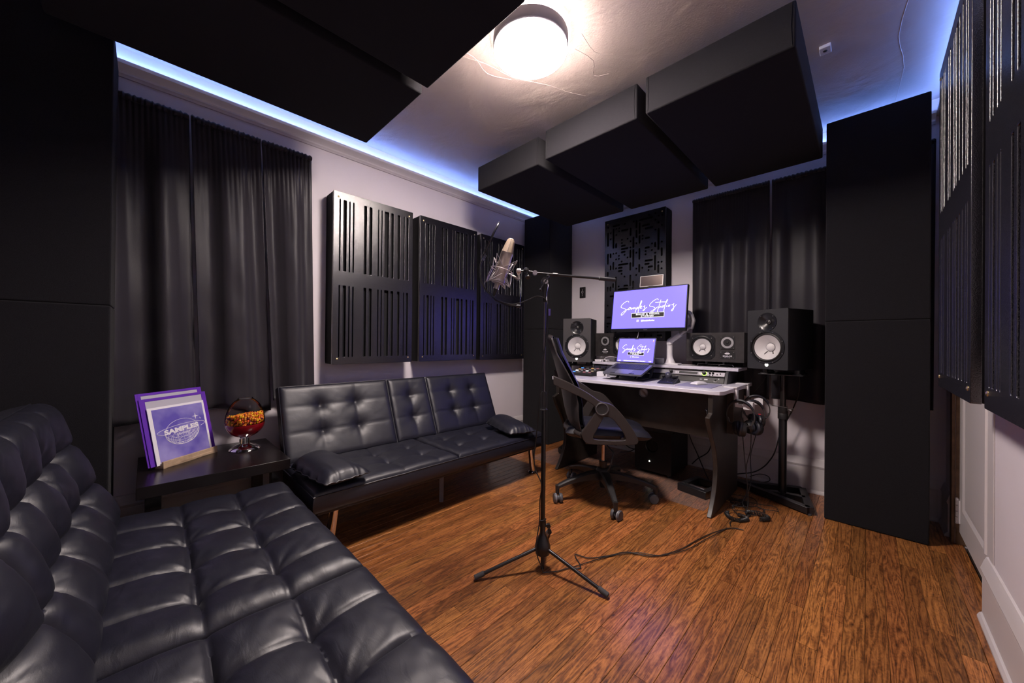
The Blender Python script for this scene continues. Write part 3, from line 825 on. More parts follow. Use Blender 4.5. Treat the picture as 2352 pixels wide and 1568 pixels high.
# near futon along the rear wall: faces +y
nf = thing('futon_sofa', 'large black tufted leather futon in the foreground, in front of the side table', 'sofa', (-1.145, .20, 0), PI)
ZN = .225
# local x = -(world x + 1.145); left half of the photo is local x positive
rowy = (-.09, .095)
tuft_pad('seat_cushion', .004, .955, -.300, .33, .108, (.175, .372, .568, .765), rowy, nf, Matrix.Translation((0, 0, ZN)), res=.0062, dome=.010, sd=.012, bd=.032, bs=.048, edge=.06, edrop=.04, seed=41, wr=.004)
tuft_pad('seat_cushion', -.955, -.004, -.300, .33, .108, (-.765, -.568, -.372, -.175), rowy, nf, Matrix.Translation((0, 0, ZN)), res=.0062, dome=.010, sd=.012, bd=.032, bs=.048, edge=.06, edrop=.04, seed=57, wr=.004)
G().bx(-.92, .92, -.25, .32, ZN - .04, ZN - .002).obj('bed_frame', blackmet, nf, bevel=.003)
BN = back_M(.392, .275, R(21))
for a, b, xs in ((.004, .955, (.175, .372, .568, .765)), (-.955, -.004, (-.765, -.568, -.372, -.175))):
    tuft_pad('back_cushion', a, b, 0, .52, .145, xs, (.18, .345), nf, BN, res=.0072, dome=.018, sd=.012, bd=.068, bs=.055, edge=.06, edrop=.045, seed=int(a * 100) + 1500, wr=.004)
G().prism([(-.92, .03), (.92, .03), (.92, .46), (-.92, .46)], -.014, -.002, BN).obj('back_frame', blackmet, nf)
for x in (-.86, .86): futon_leg(x, -.18, (.1 if x > 0 else -.1), 0, nf, ZN - .04)
for x in (-.86, .86): futon_leg(x, .28, (.1 if x > 0 else -.1), .05, nf, ZN - .04)

# ------------------------------------------------------------------ side table and what stands on it
TZ = .424
tb = thing('side_table', 'square black-brown side table between the two futons', 'table', (-2.385, .25, 0))
G().bx(-.275, .275, -.275, .275, TZ - .05, TZ).obj('tabletop', lackwood, tb, bevel=.0012)
for sx in (-1, 1):
    for sy in (-1, 1):
        G().bx(.224 * sx - .025, .224 * sx + .025, .224 * sy - .025, .224 * sy + .025, 0, TZ - .0505).obj('leg', lackwood, tb, bevel=.001)

# wooden holder with prints leaning in it
a0, a1 = Vector((-2.343, .061, TZ)), Vector((-2.510, .276, TZ))
hx = (a1 - a0).normalized(); hlen = (a1 - a0).length
hn = Vector((hx.y, -hx.x, 0)); hn = -hn if hn.dot(Vector((1, -.2, 0))) < 0 else hn      # towards the room
rzh = math.atan2(hx.y, hx.x)
mid = (a0 + a1) / 2
hold = thing('print_holder', 'pale wooden block holding the violet prints on the side table', 'display stand', (mid.x - hn.x * .022, mid.y - hn.y * .022, TZ), rzh)
# local +x along hx, local y = perpendicular; front side sign
fs_ = 1 if Vector((-hx.y, hx.x, 0)).dot(hn) > 0 else -1
q = G(); hl = hlen / 2
q.bx(-hl, hl, -.022, .022, 0, .014)
q.bx(-hl, hl, (.012 if fs_ > 0 else -.022), (.022 if fs_ > 0 else -.012), .0, .032); q.bx(-hl, hl, (-.022 if fs_ > 0 else .014), (-.014 if fs_ > 0 else .022), .0, .032)
q.obj('block', oakpale, hold, bevel=.0012)
# leaning frame: x along hx, y up leaning away from the room
tl = R(13)
upl = (Vector((0, 0, 1)) * math.cos(tl) - hn * math.sin(tl)).normalized()
def lean_root(name, label, cat, off, along, lift):
    base = mid - hn * (.016 + off) + hx * along + Vector((0, 0, lift))
    t = thing(name, label, cat, base); return t
FX = frame((0, 0, 0), (hx.x, hx.y, 0), upl)
flip = FX.to_3x3().col[2].dot(hn)
if flip < 0: FX = frame((0, 0, 0), (-hx.x, -hx.y, 0), upl)
sgn = 1 if flip > 0 else -1
# the board runs left-right as seen: local x towards +y side
pc = lean_root('art_print', 'square violet print with a white globe emblem in front of the clear sleeves', 'print', .0, -.014 * 1, .016)
WP = .272
G().prism(rrect(-WP / 2, WP / 2, 0, WP, .001, 1), -.0012, .0, FX).obj('white_card', print_w, pc)
bb = .011
G().prism([(-WP / 2 + bb + .006, bb), (WP / 2 - bb, bb), (WP / 2 - bb, WP - bb), (-WP / 2 + bb + .006, WP - bb)], .0001, .0005, FX).obj('violet_field', print_m, pc)
# globe emblem
gl = G(); gx, gy, grx, gry = .004, .134, .083, .062
zt = .0010
def P2(x, y, z=zt): return FX @ Vector((x, y, z))
ca, sa = math.cos(R(4)), math.sin(R(4))
def ge(x, y): return P2(gx + ca * x - sa * y, gy + sa * x + ca * y)
gl.tube([ge(grx * math.cos(t * PI / 24), gry * math.sin(t * PI / 24)) for t in range(48)], .0010, 4, closed=True)
def sph(lat, lon):   # globe tipped so the south pole shows
    x = math.cos(lat) * math.sin(lon); y = math.sin(lat); z = math.cos(lat) * math.cos(lon); tt = R(50)
    return x, y * math.cos(tt) + z * math.sin(tt) * -1 * -1 * -1, y * math.sin(tt) + z * math.cos(tt)
def gpt(lat, lon):
    x = math.cos(lat) * math.sin(lon); y = math.sin(lat); z = math.cos(lat) * math.cos(lon); tt = R(-48)
    y2 = y * math.cos(tt) - z * math.sin(tt) * -1; z2 = y * math.sin(-tt) * -1 + z * math.cos(tt)
    return x, y2, z2
for k in range(18):
    lon = 2 * PI * k / 18; run = []
    for j in range(25):
        lat = R(-74 + 148 * j / 24); x, y, z = gpt(lat, lon)
        if z > 0: run.append(ge(grx * x, gry * y))
        elif len(run) > 1: gl.tube(run, .0006, 3); run = []
        else: run = []
    if len(run) > 1: gl.tube(run, .0006, 3)
for la in range(-74, 76, 16):
    run = []
    for j in range(49):
        x, y, z = gpt(R(la), 2 * PI * j / 48)
        if z > 0: run.append(ge(grx * x, gry * y))
        else:
            if len(run) > 1: gl.tube(run, .0006, 3)
            run = []
    if len(run) > 1: gl.tube(run, .0006, 3)
def orb(t): return P2(gx + .118 * math.cos(t) * math.cos(R(5)) - .020 * math.sin(t) * math.sin(R(5)), gy + .016 + .118 * math.cos(t) * math.sin(R(3)) + .020 * math.sin(t), .0013)
gl.tube([orb(R(a)) for a in range(-8, 190, 6)], .0011, 4)
gl.tube([orb(R(a)) for a in range(186, 232, 6)], .0011, 4); gl.tube([orb(R(a)) for a in range(322, 356, 6)], .0011, 4)
def star(cx, cy, s):
    poly = []
    for k in range(8):
        r_ = s if k % 2 == 0 else s * .24; a = PI / 4 * k; poly.append((cx + r_ * math.cos(a), cy + r_ * math.sin(a)))
    gl.prism(poly, .0006, .0014, FX)
star(.078, .196, .017); star(.101, .181, .007)
gl.obj('globe_emblem', print_w, pc)
TM = FX @ Matrix.Translation((gx - .002, gy + .012, .0016)) @ Matrix.Rotation(R(3), 4, 'Z')
text_obj('lettering', 'SAMPLES', .030, print_w, pc, TM, .0005, 1.02, 1.42, bold=.0016)
text_obj('lettering', 'STUDIOS', .0105, print_w, pc, FX @ Matrix.Translation((gx + .002, gy - .009, .0016)) @ Matrix.Rotation(R(3), 4, 'Z'), .0004, 1.2, 1.35, bold=.0003)
# shadow plate behind lettering: a violet outline so the word reads
def sleeve(label, off, along, lift, W, H, bw):
    t = lean_root('clear_sleeve', label, 'sleeve', off, along, lift)
    g = G()
    outer = rrect(-W / 2, W / 2, 0, H, .003, 2)
    for poly in ([(-W / 2, 0), (-W / 2 + bw, 0), (-W / 2 + bw, H), (-W / 2, H)], [(W / 2 - bw, 0), (W / 2, 0), (W / 2, H), (W / 2 - bw, H)],
                 [(-W / 2 + bw, H - bw * .55), (W / 2 - bw, H - bw * .55), (W / 2 - bw, H), (-W / 2 + bw, H)], [(-W / 2 + bw, 0), (W / 2 - bw, 0), (W / 2 - bw, bw * .5), (-W / 2 + bw, bw * .5)],
                 [(-W / 2 + bw, H - bw * 2.9), (W / 2 - bw, H - bw * 2.9), (W / 2 - bw, H - bw * 2.45), (-W / 2 + bw, H - bw * 2.45)]):
        g.prism(poly, -.0035, -.0005, FX)
    g.obj('purple_binding', purple, t, bevel=.0006)
    G().prism([(-W / 2 + bw, bw * .5), (W / 2 - bw, bw * .5), (W / 2 - bw, H - bw * .5), (-W / 2 + bw, H - bw * .5)], -.0024, -.0016, FX).obj('clear_window', sleeve_m, t)
    return t
sleeve('purple-edged clear sleeve directly behind the violet print', .008, -.010, .0145, .318, .318, .024)
sleeve('purple-edged clear sleeve standing rearmost and tallest behind the print', .014, -.020, .0145, .312, .345, .022)

# candy dispenser
cd = thing('candy_dispenser', 'egg-shaped candy dispenser with red bowl and chrome foot on the side table', 'candy dispenser', (-2.470, .391, TZ))
G().lathe([(.0, 0), (.070, 0), (.073, .003), (.068, .010), (.050, .021), (.030, .028), (.023, .033), (.0225, .066), (.026, .070)], 40).obj('chrome_foot', chrome, cd)
G().box((-.0, -.0232, .05), (.012, .004, .016)).obj('spout', blackpl, cd, bevel=.001)
egg = lambda z: .0925 * math.sqrt(max(0, 1 - ((z - .150) / (.141 if z > .150 else .084)) ** 2))
def eprof(z0, z1, n, dr=0): return [(max(.0001, egg(z0 + (z1 - z0) * i / n) + dr), z0 + (z1 - z0) * i / n) for i in range(n + 1)]
bowl = [(.018, .0705)] + eprof(.0715, .146, 16, -.0012) + [(.0885, .146), (.085, .142)] + [(p[0] - .004, p[1]) for p in eprof(.080, .138, 10)[::-1]]
G().lathe(bowl, 48, cap=False).obj('red_bowl', red_pl, cd)
G().lathe(eprof(.147, .283, 24), 48, cap=False).obj('clear_dome', glass, cd)
G().lathe([(.0, .278), (.030, .2785), (.036, .281), (.034, .2865), (.022, .2905), (0, .2915)], 32).obj('dome_cap', glass, cd)
cg = G(); cr = random.Random(5)
def candy(cx, cy, cz, rot):
    r1, h1 = .0072, .0042
    prof = [(0, -h1), (r1 * .6, -h1 * .8), (r1, 0), (r1 * .6, h1 * .8), (0, h1)]
    M = Matrix.Translation((cx, cy, cz)) @ rot
    vs = [M @ Vector((0, 0, -h1))]; k = 7
    for r_, z in prof[1:4]: vs += [M @ Vector((r_ * math.cos(2 * PI * i / k), r_ * math.sin(2 * PI * i / k), z)) for i in range(k)]
    vs.append(M @ Vector((0, 0, h1))); fs = []
    for i in range(k):
        j = (i + 1) % k
        fs += [(0, 1 + j, 1 + i), (1 + i, 1 + j, 1 + k + j, 1 + k + i), (1 + k + i, 1 + k + j, 1 + 2 * k + j, 1 + 2 * k + i), (1 + 2 * k + i, 1 + 2 * k + j, 1 + 3 * k)]
    cg.add(vs, fs)
for lv in range(7):
    z = .140 + lv * .0085; Rm = (egg(z) if z > .147 else .088) - .0085
    slope = lambda x, y: z + (.0 + .018 * (x * .7 + y * .7) / .08 if lv == 5 else 0)
    for i in range(-12, 13):
        for j in range(-12, 13):
            x = i * .0118 + (j % 2) * .0059 + cr.uniform(-.002, .002); y = j * .0106 + cr.uniform(-.002, .002)
            rr_ = math.hypot(x, y)
            if rr_ > Rm: continue
            if rr_ < Rm - .026 and lv < 4: continue
            if lv == 6 and cr.random() < .35: continue
            candy(x, y, z + cr.uniform(-.002, .003) + .010 * (x + y) / .1, Euler((cr.uniform(0, 3), cr.uniform(0, 3), cr.uniform(0, 3))).to_matrix().to_4x4())
co = cg.obj('candies', candy_m, cd, ang=180); co['kind'] = 'stuff'
# ------------------------------------------------------------------ microphone stand
EX = Vector((0.712, 0.702, 0)); EN = Vector((0.702, -0.712, 0))          # boom direction, and the direction facing the futons
MS = Vector((-1.05, 1.275, 0))
def K(s, z, d=0): return tuple(EX * s + EN * d + Vector((0, 0, z)))
st = thing('microphone_stand', 'black boom microphone stand on a tripod base in the middle of the floor', 'microphone stand', MS)
G().tube([(0, 0, .004), (0, 0, .09)], .0085, 16).obj('base_stub', blackmet, st)
G().lathe([(.012, .215), (.013, .165), (.020, .150), (.030, .125), (.036, .108), (.036, .100), (.033, .075), (.030, .072), (.010, .072)], 28).obj('tripod_hub', blackmet, st)
for a in (-120, 8, 124):
    dx, dy = math.cos(R(a)), math.sin(R(a)); g = G()
    p0 = Vector((dx * .030, dy * .030, .098)); p1 = Vector((dx * .312, dy * .312, .0125))
    g.tube([p0, p1], .0078, 14)
    lg = g.obj('leg', blackmet, st)
    d_ = (p1 - p0).normalized()
    G().tube([p1 - d_ * .044, p1 - d_ * .042, p1 - d_ * .002, p1], [.0095, .0112, .0112, .009], 14).obj('rubber_foot', rubber, lg)
G().tube([(0, 0, .10), (0, 0, .735)], .0105, 18).obj('lower_tube', blackmet, st)
G().tube([(0, 0, .724), (0, 0, .727), (0, 0, .732), (0, 0, .745), (0, 0, .80), (0, 0, .808)], [.012, .017, .0125, .0115, .0125, .010], 18).obj('height_collar', blackpl, st)
G().tube([(0, 0, .80), (0, 0, 1.295)], .0062, 16).obj('upper_tube', mat('dark_chrome', (.10, .09, .10), .16, 1.0), st)
G().tube([(0, 0, 1.215), (0, 0, 1.2155), (0, 0, 1.222), (0, 0, 1.245)], [.0065, .012, .011, .009], 14).obj('top_collar', blackmet, st)
g = G(); g.tube([K(0, .195), K(0, .222)], .0145, 16); g.tube([K(.008, .200), K(.030, .200, .0)], .007, 10)
g.obj('base_clamp', blackpl, st)
kn = G()
for z, s in ((.198, .026), (.172, .031)): kn.tube([K(s, z, -.008), K(s, z, .008)], [.009, .0095], 14)
kn.tube([K(.026, .198), K(.031, .172)], .005, 8); kn.obj('locking_knob', blackpl, st)
# clutch, T handle, boom
cl = G(); cl.tube([K(0, 1.24), K(0, 1.262), K(0, 1.29), K(0, 1.315)], [.0095, .0105, .017, .012], 16); cl.tube([K(0, 1.312, -.015), K(0, 1.312, .014)], .017, 24)
cl.obj('boom_clutch', blackmet, st)
G().tube([K(.003, 1.308, .0145), K(.003, 1.308, .0175)], [.0105, .0095], 24).obj('clutch_disc', steel, st)
th = G(); th.tube([K(.012, 1.330, .026), K(-.022, 1.268, .030)], .0030, 10); th.tube([K(.003, 1.308, .016), K(.003, 1.310, .027)], .004, 10)
for s, z in ((.012, 1.330), (-.022, 1.268)): th.lathe([(0, -.0072), (.005, -.005), (.0072, 0), (.005, .005), (0, .0072)], 14, Matrix.Translation(K(s, z, .028)))
th.obj('t_handle', blackmet, st)
bz = lambda s: 1.349 - .0765 * (s + .05)
G().tube([K(-.052, bz(-.052)), K(.255, bz(.255))], .0056, 16).obj('boom_arm', blackmet, st)
G().tube([K(s, bz(s)) for s in (.034, .036, .058, .060)], [.0068, .0082, .0082, .0065], 16).obj('boom_collar', blackpl, st)
G().tube([K(s, bz(s)) for s in (.246, .249, .252, .318, .322)], [.006, .0095, .0085, .0085, .0065], 18).obj('boom_grip', rubber, st)
G().tube([K(-.046, bz(-.046), -.012), K(-.046, bz(-.046), .013)], .0105, 20).obj('boom_end_joint', steel, st)
g = G(); g.lathe([(0, -.0135), (.0095, -.0095), (.0135, 0), (.0095, .0095), (0, .0135)], 20, Matrix.Translation(K(-.086, 1.361)))
g.tube([K(-.052, 1.352), K(-.086, 1.358), K(-.112, 1.357)], .0045, 10); g.tube([K(-.086, 1.358), K(-.080, 1.335)], .0045, 8); g.tube([K(-.078, 1.336, -.004), K(-.078, 1.326, .006)], .0105, 12)
g.obj('boom_swivel', blackmet, st)

# microphone: axis in the boom plane, leaning
mt = Vector(K(-.153, 1.506)); mb = Vector(K(-.214, 1.305)); ax = (mt - mb).normalized(); Lm = (mt - mb).length
sx_ = ax.cross(EN).normalized()
mic = thing('studio_microphone', 'silver studio condenser microphone held in a wire cradle on the boom', 'microphone', MS + mb)
MM = frame((0, 0, 0), sx_, EN, ax)   # local z along the microphone
if MM.to_3x3().determinant() < 0: MM = frame((0, 0, 0), -sx_, EN, ax)
G().lathe([(0, 0), (.020, 0), (.0265, .004), (.0275, .010), (.0275, .128), (.0282, .130), (.0282, .139), (.0270, .140), (0, .141)], 40, MM).obj('body', nickel, mic)
def gr(u, v):
    a = 2 * PI * u; z = .140 + .066 * v
    rx = .0270 * (1 - .40 * v ** 1.1); ry = .0270 * (1 - .52 * v ** 1.1)
    if v > .9: rx *= 1 - .35 * (v - .9) / .1; ry *= 1 - .35 * (v - .9) / .1
    c, s_ = math.cos(a), math.sin(a); e_ = 2 / 2.6
    return MM @ Vector((rx * math.copysign(abs(c) ** e_, c), ry * math.copysign(abs(s_) ** e_, s_), z))
g = G().grid(40, 16, gr, closeu=True); k0 = len(g.v) - 40; g.f.append(tuple(range(k0, k0 + 40)))
g.obj('grille', grille, mic, ang=50)
g = G()
for sg in (1, -1): g.tube([MM @ Vector((0, .0272 * sg, .140)), MM @ Vector((0, .0135 * sg, .201)), MM @ Vector((0, .009 * sg, .2065))], .0016, 6)
g.tube([MM @ Vector((.0, .0095, .2065)), MM @ Vector((.0, -.0095, .2065))], .0016, 6)
g.tube([gr(t / 40, .985) for t in range(40)], .0018, 6, closed=True); g.obj('grille_ridge', nickel, mic)
G().lathe([(.0, -.002), (.012, -.002), (.0125, -.030), (.0135, -.032)], 24, MM).obj('connector_collar', nickel, mic)
G().lathe([(.0, -.066), (.0065, -.066), (.0075, -.058), (.0115, -.036), (.0118, -.031), (0, -.0305)], 20, MM).obj('cable_plug', blackpl, mic)
# cradle
sm = thing('shock_mount', 'silver wire spider cradle around the studio microphone', 'shock mount', MS + mb)
ring = G(); hr = .058
ring.tube([MM @ Vector((.050 * math.cos(t * PI / 20), .050 * math.sin(t * PI / 20), hr)) for t in range(40)], .0022, 8, closed=True); ring.obj('outer_ring', wirem, sm)
b = G(); b.lathe([(.0285, .002), (.0305, .003), (.0305, .012), (.0285, .013)], 32, MM); b.lathe([(.0255, -.006), (.0300, -.004), (.0300, .000), (.027, .002)], 32, MM); b.obj('base_clamp_ring', wirem, sm)
fr_ = G(); bd_ = G()
for k in range(4):
    a = PI / 4 + k * PI / 2 + .25; da = .42
    def C(r_, aa, z): return MM @ Vector((r_ * math.cos(aa), r_ * math.sin(aa), z))
    top, bot = .112, -.012
    fr_.tube([C(.068, a - .05, top), C(.052, a, hr), C(.068, a + .0, bot)], .0020, 6)
    fr_.tube([C(.068, a, bot), C(.056, a + .28, .028), C(.050, a + .30, hr)], .0014, 6)
    fr_.tube([C(.068, a, bot), C(.030, a + .5, .006)], .0016, 6)
    bd_.tube([C(.068, a - .05, top), C(.0285, a + .75, .070)], .0012, 6)
    bd_.tube([C(.068, a - .05, top), C(.0285, a - .80, .070)], .0012, 6)
    bd_.tube([C(.068, a, bot), C(.0285, a + .78, .040)], .0012, 6)
    bd_.tube([C(.068, a, bot), C(.0285, a - .78, .040)], .0012, 6)
fr_.obj('wire_frame', wirem, sm); bd_.obj('elastic_bands', mat('pale_elastic', (.42, .38, .39), .6), sm)
off_ = mb
g = G(); q0 = Vector(K(-.166, 1.345)) - off_; q1 = Vector(K(-.118, 1.318)) - off_; q2 = Vector(K(-.121, 1.357)) - off_
g.tube([q0, (q0 + q1) / 2, q1], [.003, .0055, .0075], 10); g.tube([q1, (q1 + q2) / 2, q2], [.006, .005, .006], 10); g.obj('swivel_bracket', mat('cast_nickel', (.55, .48, .42), .35, 1.0), sm)
g = G(); g.lathe([(0, -.012), (.0115, -.010), (.0125, 0), (.0115, .006), (.007, .010), (0, .0105)], 20, Matrix.Translation(q2) @ frame((0, 0, 0), EN, (0, 0, 1))); g.obj('swivel_nut', mat('pale_metal', (.72, .66, .62), .3, .8), sm)

# pop filter with gooseneck
pf = thing('pop_filter', 'thin black pop filter seen edge-on, on a curved gooseneck beside the microphone', 'pop filter', MS)
pa, pb = Vector(K(-.213, 1.576)), Vector(K(-.280, 1.436)); pd = (pa - pb); pr_ = pd.length / 2; pc_ = (pa + pb) / 2; pdn = pd.normalized()
pn = pdn.cross(EN).normalized(); side_ = (EN * .985 + pn * .17).normalized()
PM = frame(pc_, pdn, side_)
g = G(); g.tube([PM @ Vector((pr_ * math.cos(t * PI / 24), pr_ * math.sin(t * PI / 24), 0)) for t in range(48)], .0045, 8, closed=True); g.obj('hoop', mat('gloss_hoop', (.03, .03, .04), .18), pf)
G().lathe([(pr_ - .002, -.0015), (pr_ - .002, .0015), (0, .0015)], 40, PM).obj('mesh_screen', film_mat('pop_mesh', (.03, .025, .06), .8, .5), pf)
neck = smooth_path([K(-.280, 1.434), K(-.283, 1.420), K(-.275, 1.425), K(-.288, 1.402), K(-.297, 1.374), K(-.296, 1.338), K(-.286, 1.301), K(-.267, 1.268), K(-.239, 1.240), K(-.206, 1.216), K(-.170, 1.202), K(-.134, 1.197), K(-.115, 1.196)], 5)
G().tube(neck, .0034, 8).obj('gooseneck', blackmet, pf)
g = G(); g.tube([K(-.272, 1.429), K(-.285, 1.405)], .0058, 10); g.obj('hoop_joint', mat('smoked_plastic', (.12, .12, .15), .15), pf)
g = G(); g.tube([K(-.128, 1.197), K(-.110, 1.196)], .0065, 10); g.tube([K(-.113, 1.185), K(-.113, 1.21), K(-.110, 1.30), K(-.112, 1.34)], .0022, 8); g.obj('clamp_rod', blackmet, pf)

# microphone cable down the stand and across the floor
mc = thing('microphone_cable', 'thin black cable from the microphone down the stand and over the floor', 'cable', MS)
xl = mb + ax * -.064
pth = smooth_path([tuple(xl), tuple(xl + Vector((.004, .004, -.02))), K(-.19, 1.212, .006), K(-.15, 1.204, .007), K(-.112, 1.211, .007), K(-.075, 1.226, .004), K(-.045, 1.240, .002), K(-.020, 1.240, .010), K(.0, 1.228, .0155), K(.012, 1.20, .012), K(.012, 1.10, .010), K(.0, 1.0, .010), K(-.014, .925, .008), K(-.018, .81, .012), K(-.024, .72, .010), K(-.034, .59, .0), K(-.042, .51, 0), K(-.034, .45, 0), K(-.008, .39, .014), K(-.014, .32, .005), K(-.016, .22, .010), K(-.030, .14, .026), K(-.026, .08, .034), K(-.005, .030, .034)], 5)
pth += smooth_path([(x_ - MS.x, y_ - MS.y, z_) for x_, y_, z_ in ((-1.02, 1.245, .012), (-.99, 1.30, .006), (-.965, 1.36, .0055), (-.930, 1.405, .0055), (-1.005, 1.467, .0055), (-.942, 1.493, .0055), (-.887, 1.575, .0055), (-.838, 1.668, .0055), (-.733, 1.726, .0055), (-.664, 1.874, .0055), (-.632, 2.03, .0055), (-.592, 2.183, .0055), (-.537, 2.305, .0055), (-.483, 2.327, .0055))], 6)
G().tube(pth, .0026, 7).obj('cord', blackpl, mc)
p2 = smooth_path([(x_ - MS.x, y_ - MS.y, .0055) for x_, y_ in ((-.965, 1.36), (-.935, 1.44), (-.91, 1.51), (-.87, 1.60), (-.80, 1.70), (-.71, 1.76), (-.64, 1.90), (-.605, 2.06), (-.575, 2.19), (-.555, 2.29))], 6)
G().tube(p2, .0022, 6).obj('second_strand', blackpl, mc)
G().tube([K(.020, 1.155, .004), K(.020, 1.185, .004)], .006, 8).obj('velcro_tie', mat('violet_tie', (.25, .2, .7), .6), mc)
for s, z in ((.0, .23),): G().tube([K(-.016, z - .006, .010), K(.0, z - .003, .014), K(.014, z, .0)], .003, 6).obj('cable_tie', blackpl, mc)

# ------------------------------------------------------------------ office chair
CH = Vector((-1.303, 2.127, 0)); ca_ = R(37)
ch = thing('office_chair', 'black swivel office chair with a tall leather back and swooping side arms at the desk', 'chair', CH, ca_)
BC = Vector((.055, .012, 0))     # base centre in the chair's frame
G().tube([(BC.x, BC.y, .235), (BC.x, BC.y, .385)], .0135, 20).obj('gas_lift', mat('lift_steel', (.6, .5, .47), .2, 1.0), ch)
G().tube([(BC.x, BC.y, .065), (BC.x, BC.y, .075), (BC.x, BC.y, .24), (BC.x, BC.y, .243)], [.019, .024, .027, .024], 20).obj('column_sleeve', blackmet, ch)
G().lathe([(.028, .128), (.042, .132), (.050, .150), (.050, .175), (.040, .192), (.028, .197)], 28, Matrix.Translation(BC)).obj('base_hub', blackpl, ch)
for wa in (-120, -47, 28, 100, 166):
    a = R(wa) - ca_; d = Vector((math.cos(a), math.sin(a), 0)); s_ = Vector((-math.sin(a), math.cos(a), 0)); g = G()
    secs = [(.030, .034, .180, .125), (.10, .028, .176, .128), (.18, .022, .160, .122), (.26, .018, .138, .110), (.315, .0155, .118, .094), (.330, .014, .110, .086)]
    vs = []; 
    for r_, wd, zt_, zb_ in secs:
        for sy, z in ((-1, zb_), (-1, zt_ - .008), (-.6, zt_), (.6, zt_), (1, zt_ - .008), (1, zb_)):
            vs.append(BC + d * r_ + s_ * wd * sy * (1 if z < zt_ else 1) + Vector((0, 0, z)))
    fs = [(i * 6 + k, i * 6 + (k + 1) % 6, i * 6 + 6 + (k + 1) % 6, i * 6 + 6 + k) for i in range(5) for k in range(6)] + [tuple(range(6)), tuple(range(30, 36))]
    g.add(vs, fs); e = BC + d * .330
    g.tube([e + Vector((0, 0, .108)), e + Vector((0, 0, .070)), e + Vector((0, 0, .052))], [.014, .013, .010], 14)
    lg = g.obj('leg', blackpl, ch, ang=30)
    wd = R(wa * 1.7 + 40); wv = Vector((math.cos(wd), math.sin(wd), 0)); hub = e + Vector((-wv.y, wv.x, 0)) * .012 + Vector((0, 0, .0305))
    cg_ = G()
    for sgn_ in (-1, 1):
        cg_.lathe([(.0, .0085 * sgn_), (.024, .0085 * sgn_), (.0285, .0095 * sgn_), (.0295, .013 * sgn_), (.0295, .024 * sgn_), (.027, .0275 * sgn_), (.012, .0285 * sgn_), (0, .0285 * sgn_)], 28, frame(hub, (0, 0, 1), Vector((-wv.y, wv.x, 0)), wv))
    cg_.tube([hub - wv * .0085, hub + wv * .0085], .016, 16); cg_.obj('caster', mat('caster_grey', (.07, .07, .08), .5), lg)
    G().lathe([(.0296, .0125), (.0302, .0135), (.0302, .0165), (.0296, .0175)], 28, frame(hub, (0, 0, 1), Vector((-wv.y, wv.x, 0)), wv), cap=False).obj('caster_band', mat('caster_band_grey', (.25, .24, .26), .45), lg)
G().box((.03, .0, .385), (.20, .16, .030)).obj('tilt_mechanism', blackmet, ch, bevel=.006)
G().tube([(.06, -.05, .375), (.10, -.15, .345), (.088, -.17, .31), (.075, -.17, .255), (.062, -.165, .232)], .0035, 8).obj('height_lever', blackmet, ch)
# seat shell and cushion
def seat(u, v, top):
    x = -.20 + .53 * u; hw = .215 * (1 - .18 * (2 * abs(u - .45)) ** 3); y = (2 * v - 1) * hw
    e = (max(0, 1 - abs(2 * u - 1) ** 6) ** .5) * (max(0, 1 - abs(2 * v - 1) ** 6) ** .5)
    z = .452 + .012 * (2 * v - 1) ** 2 - .012 * math.exp(-((u - .98) / .16) ** 2)
    z += (.052 if top else -.032) * e + (.004 * noise.noise(Vector((x * 9, y * 9, 2))) if top else 0)
    return (x, y, z)
g = G(); g.grid(40, 40, lambda u, v: seat(u, v, True)); g.grid(40, 40, lambda u, v: seat(u, v, False)); g.obj('seat_cushion', leather, ch, ang=60)
# back: profile of the rear shell (x, z, half width)
BP = [(.12, .392, .135), (.02, .398, .175), (-.07, .415, .215), (-.135, .455, .245), (-.175, .52, .258), (-.20, .60, .258), (-.215, .68, .252), (-.235, .77, .238), (-.262, .87, .222), (-.292, .97, .208), (-.312, 1.03, .196), (-.318, 1.065, .176), (-.312, 1.083, .140)]
def bprof(v):
    f_ = v * (len(BP) - 1); i = min(int(f_), len(BP) - 2); t_ = f_ - i
    a_, b_, c_, d_ = BP[max(i - 1, 0)], BP[i], BP[i + 1], BP[min(i + 2, len(BP) - 1)]
    return [0.5 * (2 * b_[k] + (c_[k] - a_[k]) * t_ + (2 * a_[k] - 5 * b_[k] + 4 * c_[k] - d_[k]) * t_ ** 2 + (3 * b_[k] - a_[k] - 3 * c_[k] + d_[k]) * t_ ** 3) for k in range(3)]
def back(u, v, off):
    x, z, hw = bprof(v); x2, z2, _ = bprof(min(1, v + .01)); x1, z1, _ = bprof(max(0, v - .01))
    tx, tz = x2 - x1, z2 - z1; l = math.hypot(tx, tz); nx_, nz_ = tz / l, -tx / l       # towards the sitter
    s = 2 * u - 1
    curve = (.085 if z < .75 else .085 - .055 * min(1, (z - .75) / .2)) * s * s * min(1, v * 2.2)
    e = max(0, 1 - abs(s) ** 8) ** .5 * max(0, 1 - max(0, (v - .80) / .2) ** 3) ** .5
    o_ = off * e if off > 0 else off
    return (x + nx_ * (o_ + curve), s * hw, z + nz_ * (o_ + curve) + (off * .10 if off > 0 and v > .97 else 0))
g = G(); g.grid(34, 60, lambda u, v: back(u, v, 0)); g.grid(34, 60, lambda u, v: back(u, v, -.007)); 
edge_ = [back(0, j / 59, -.0035) for j in range(60)] + [back(i / 33, 1, -.0035) for i in range(1, 34)] + [back(1, 1 - j / 59, -.0035) for j in range(1, 60)]
g.tube(edge_, .0046, 8); g.obj('back_shell', mat('chair_shell', (.028, .023, .023), .38, bump=(600, .2, 2)), ch, ang=60)
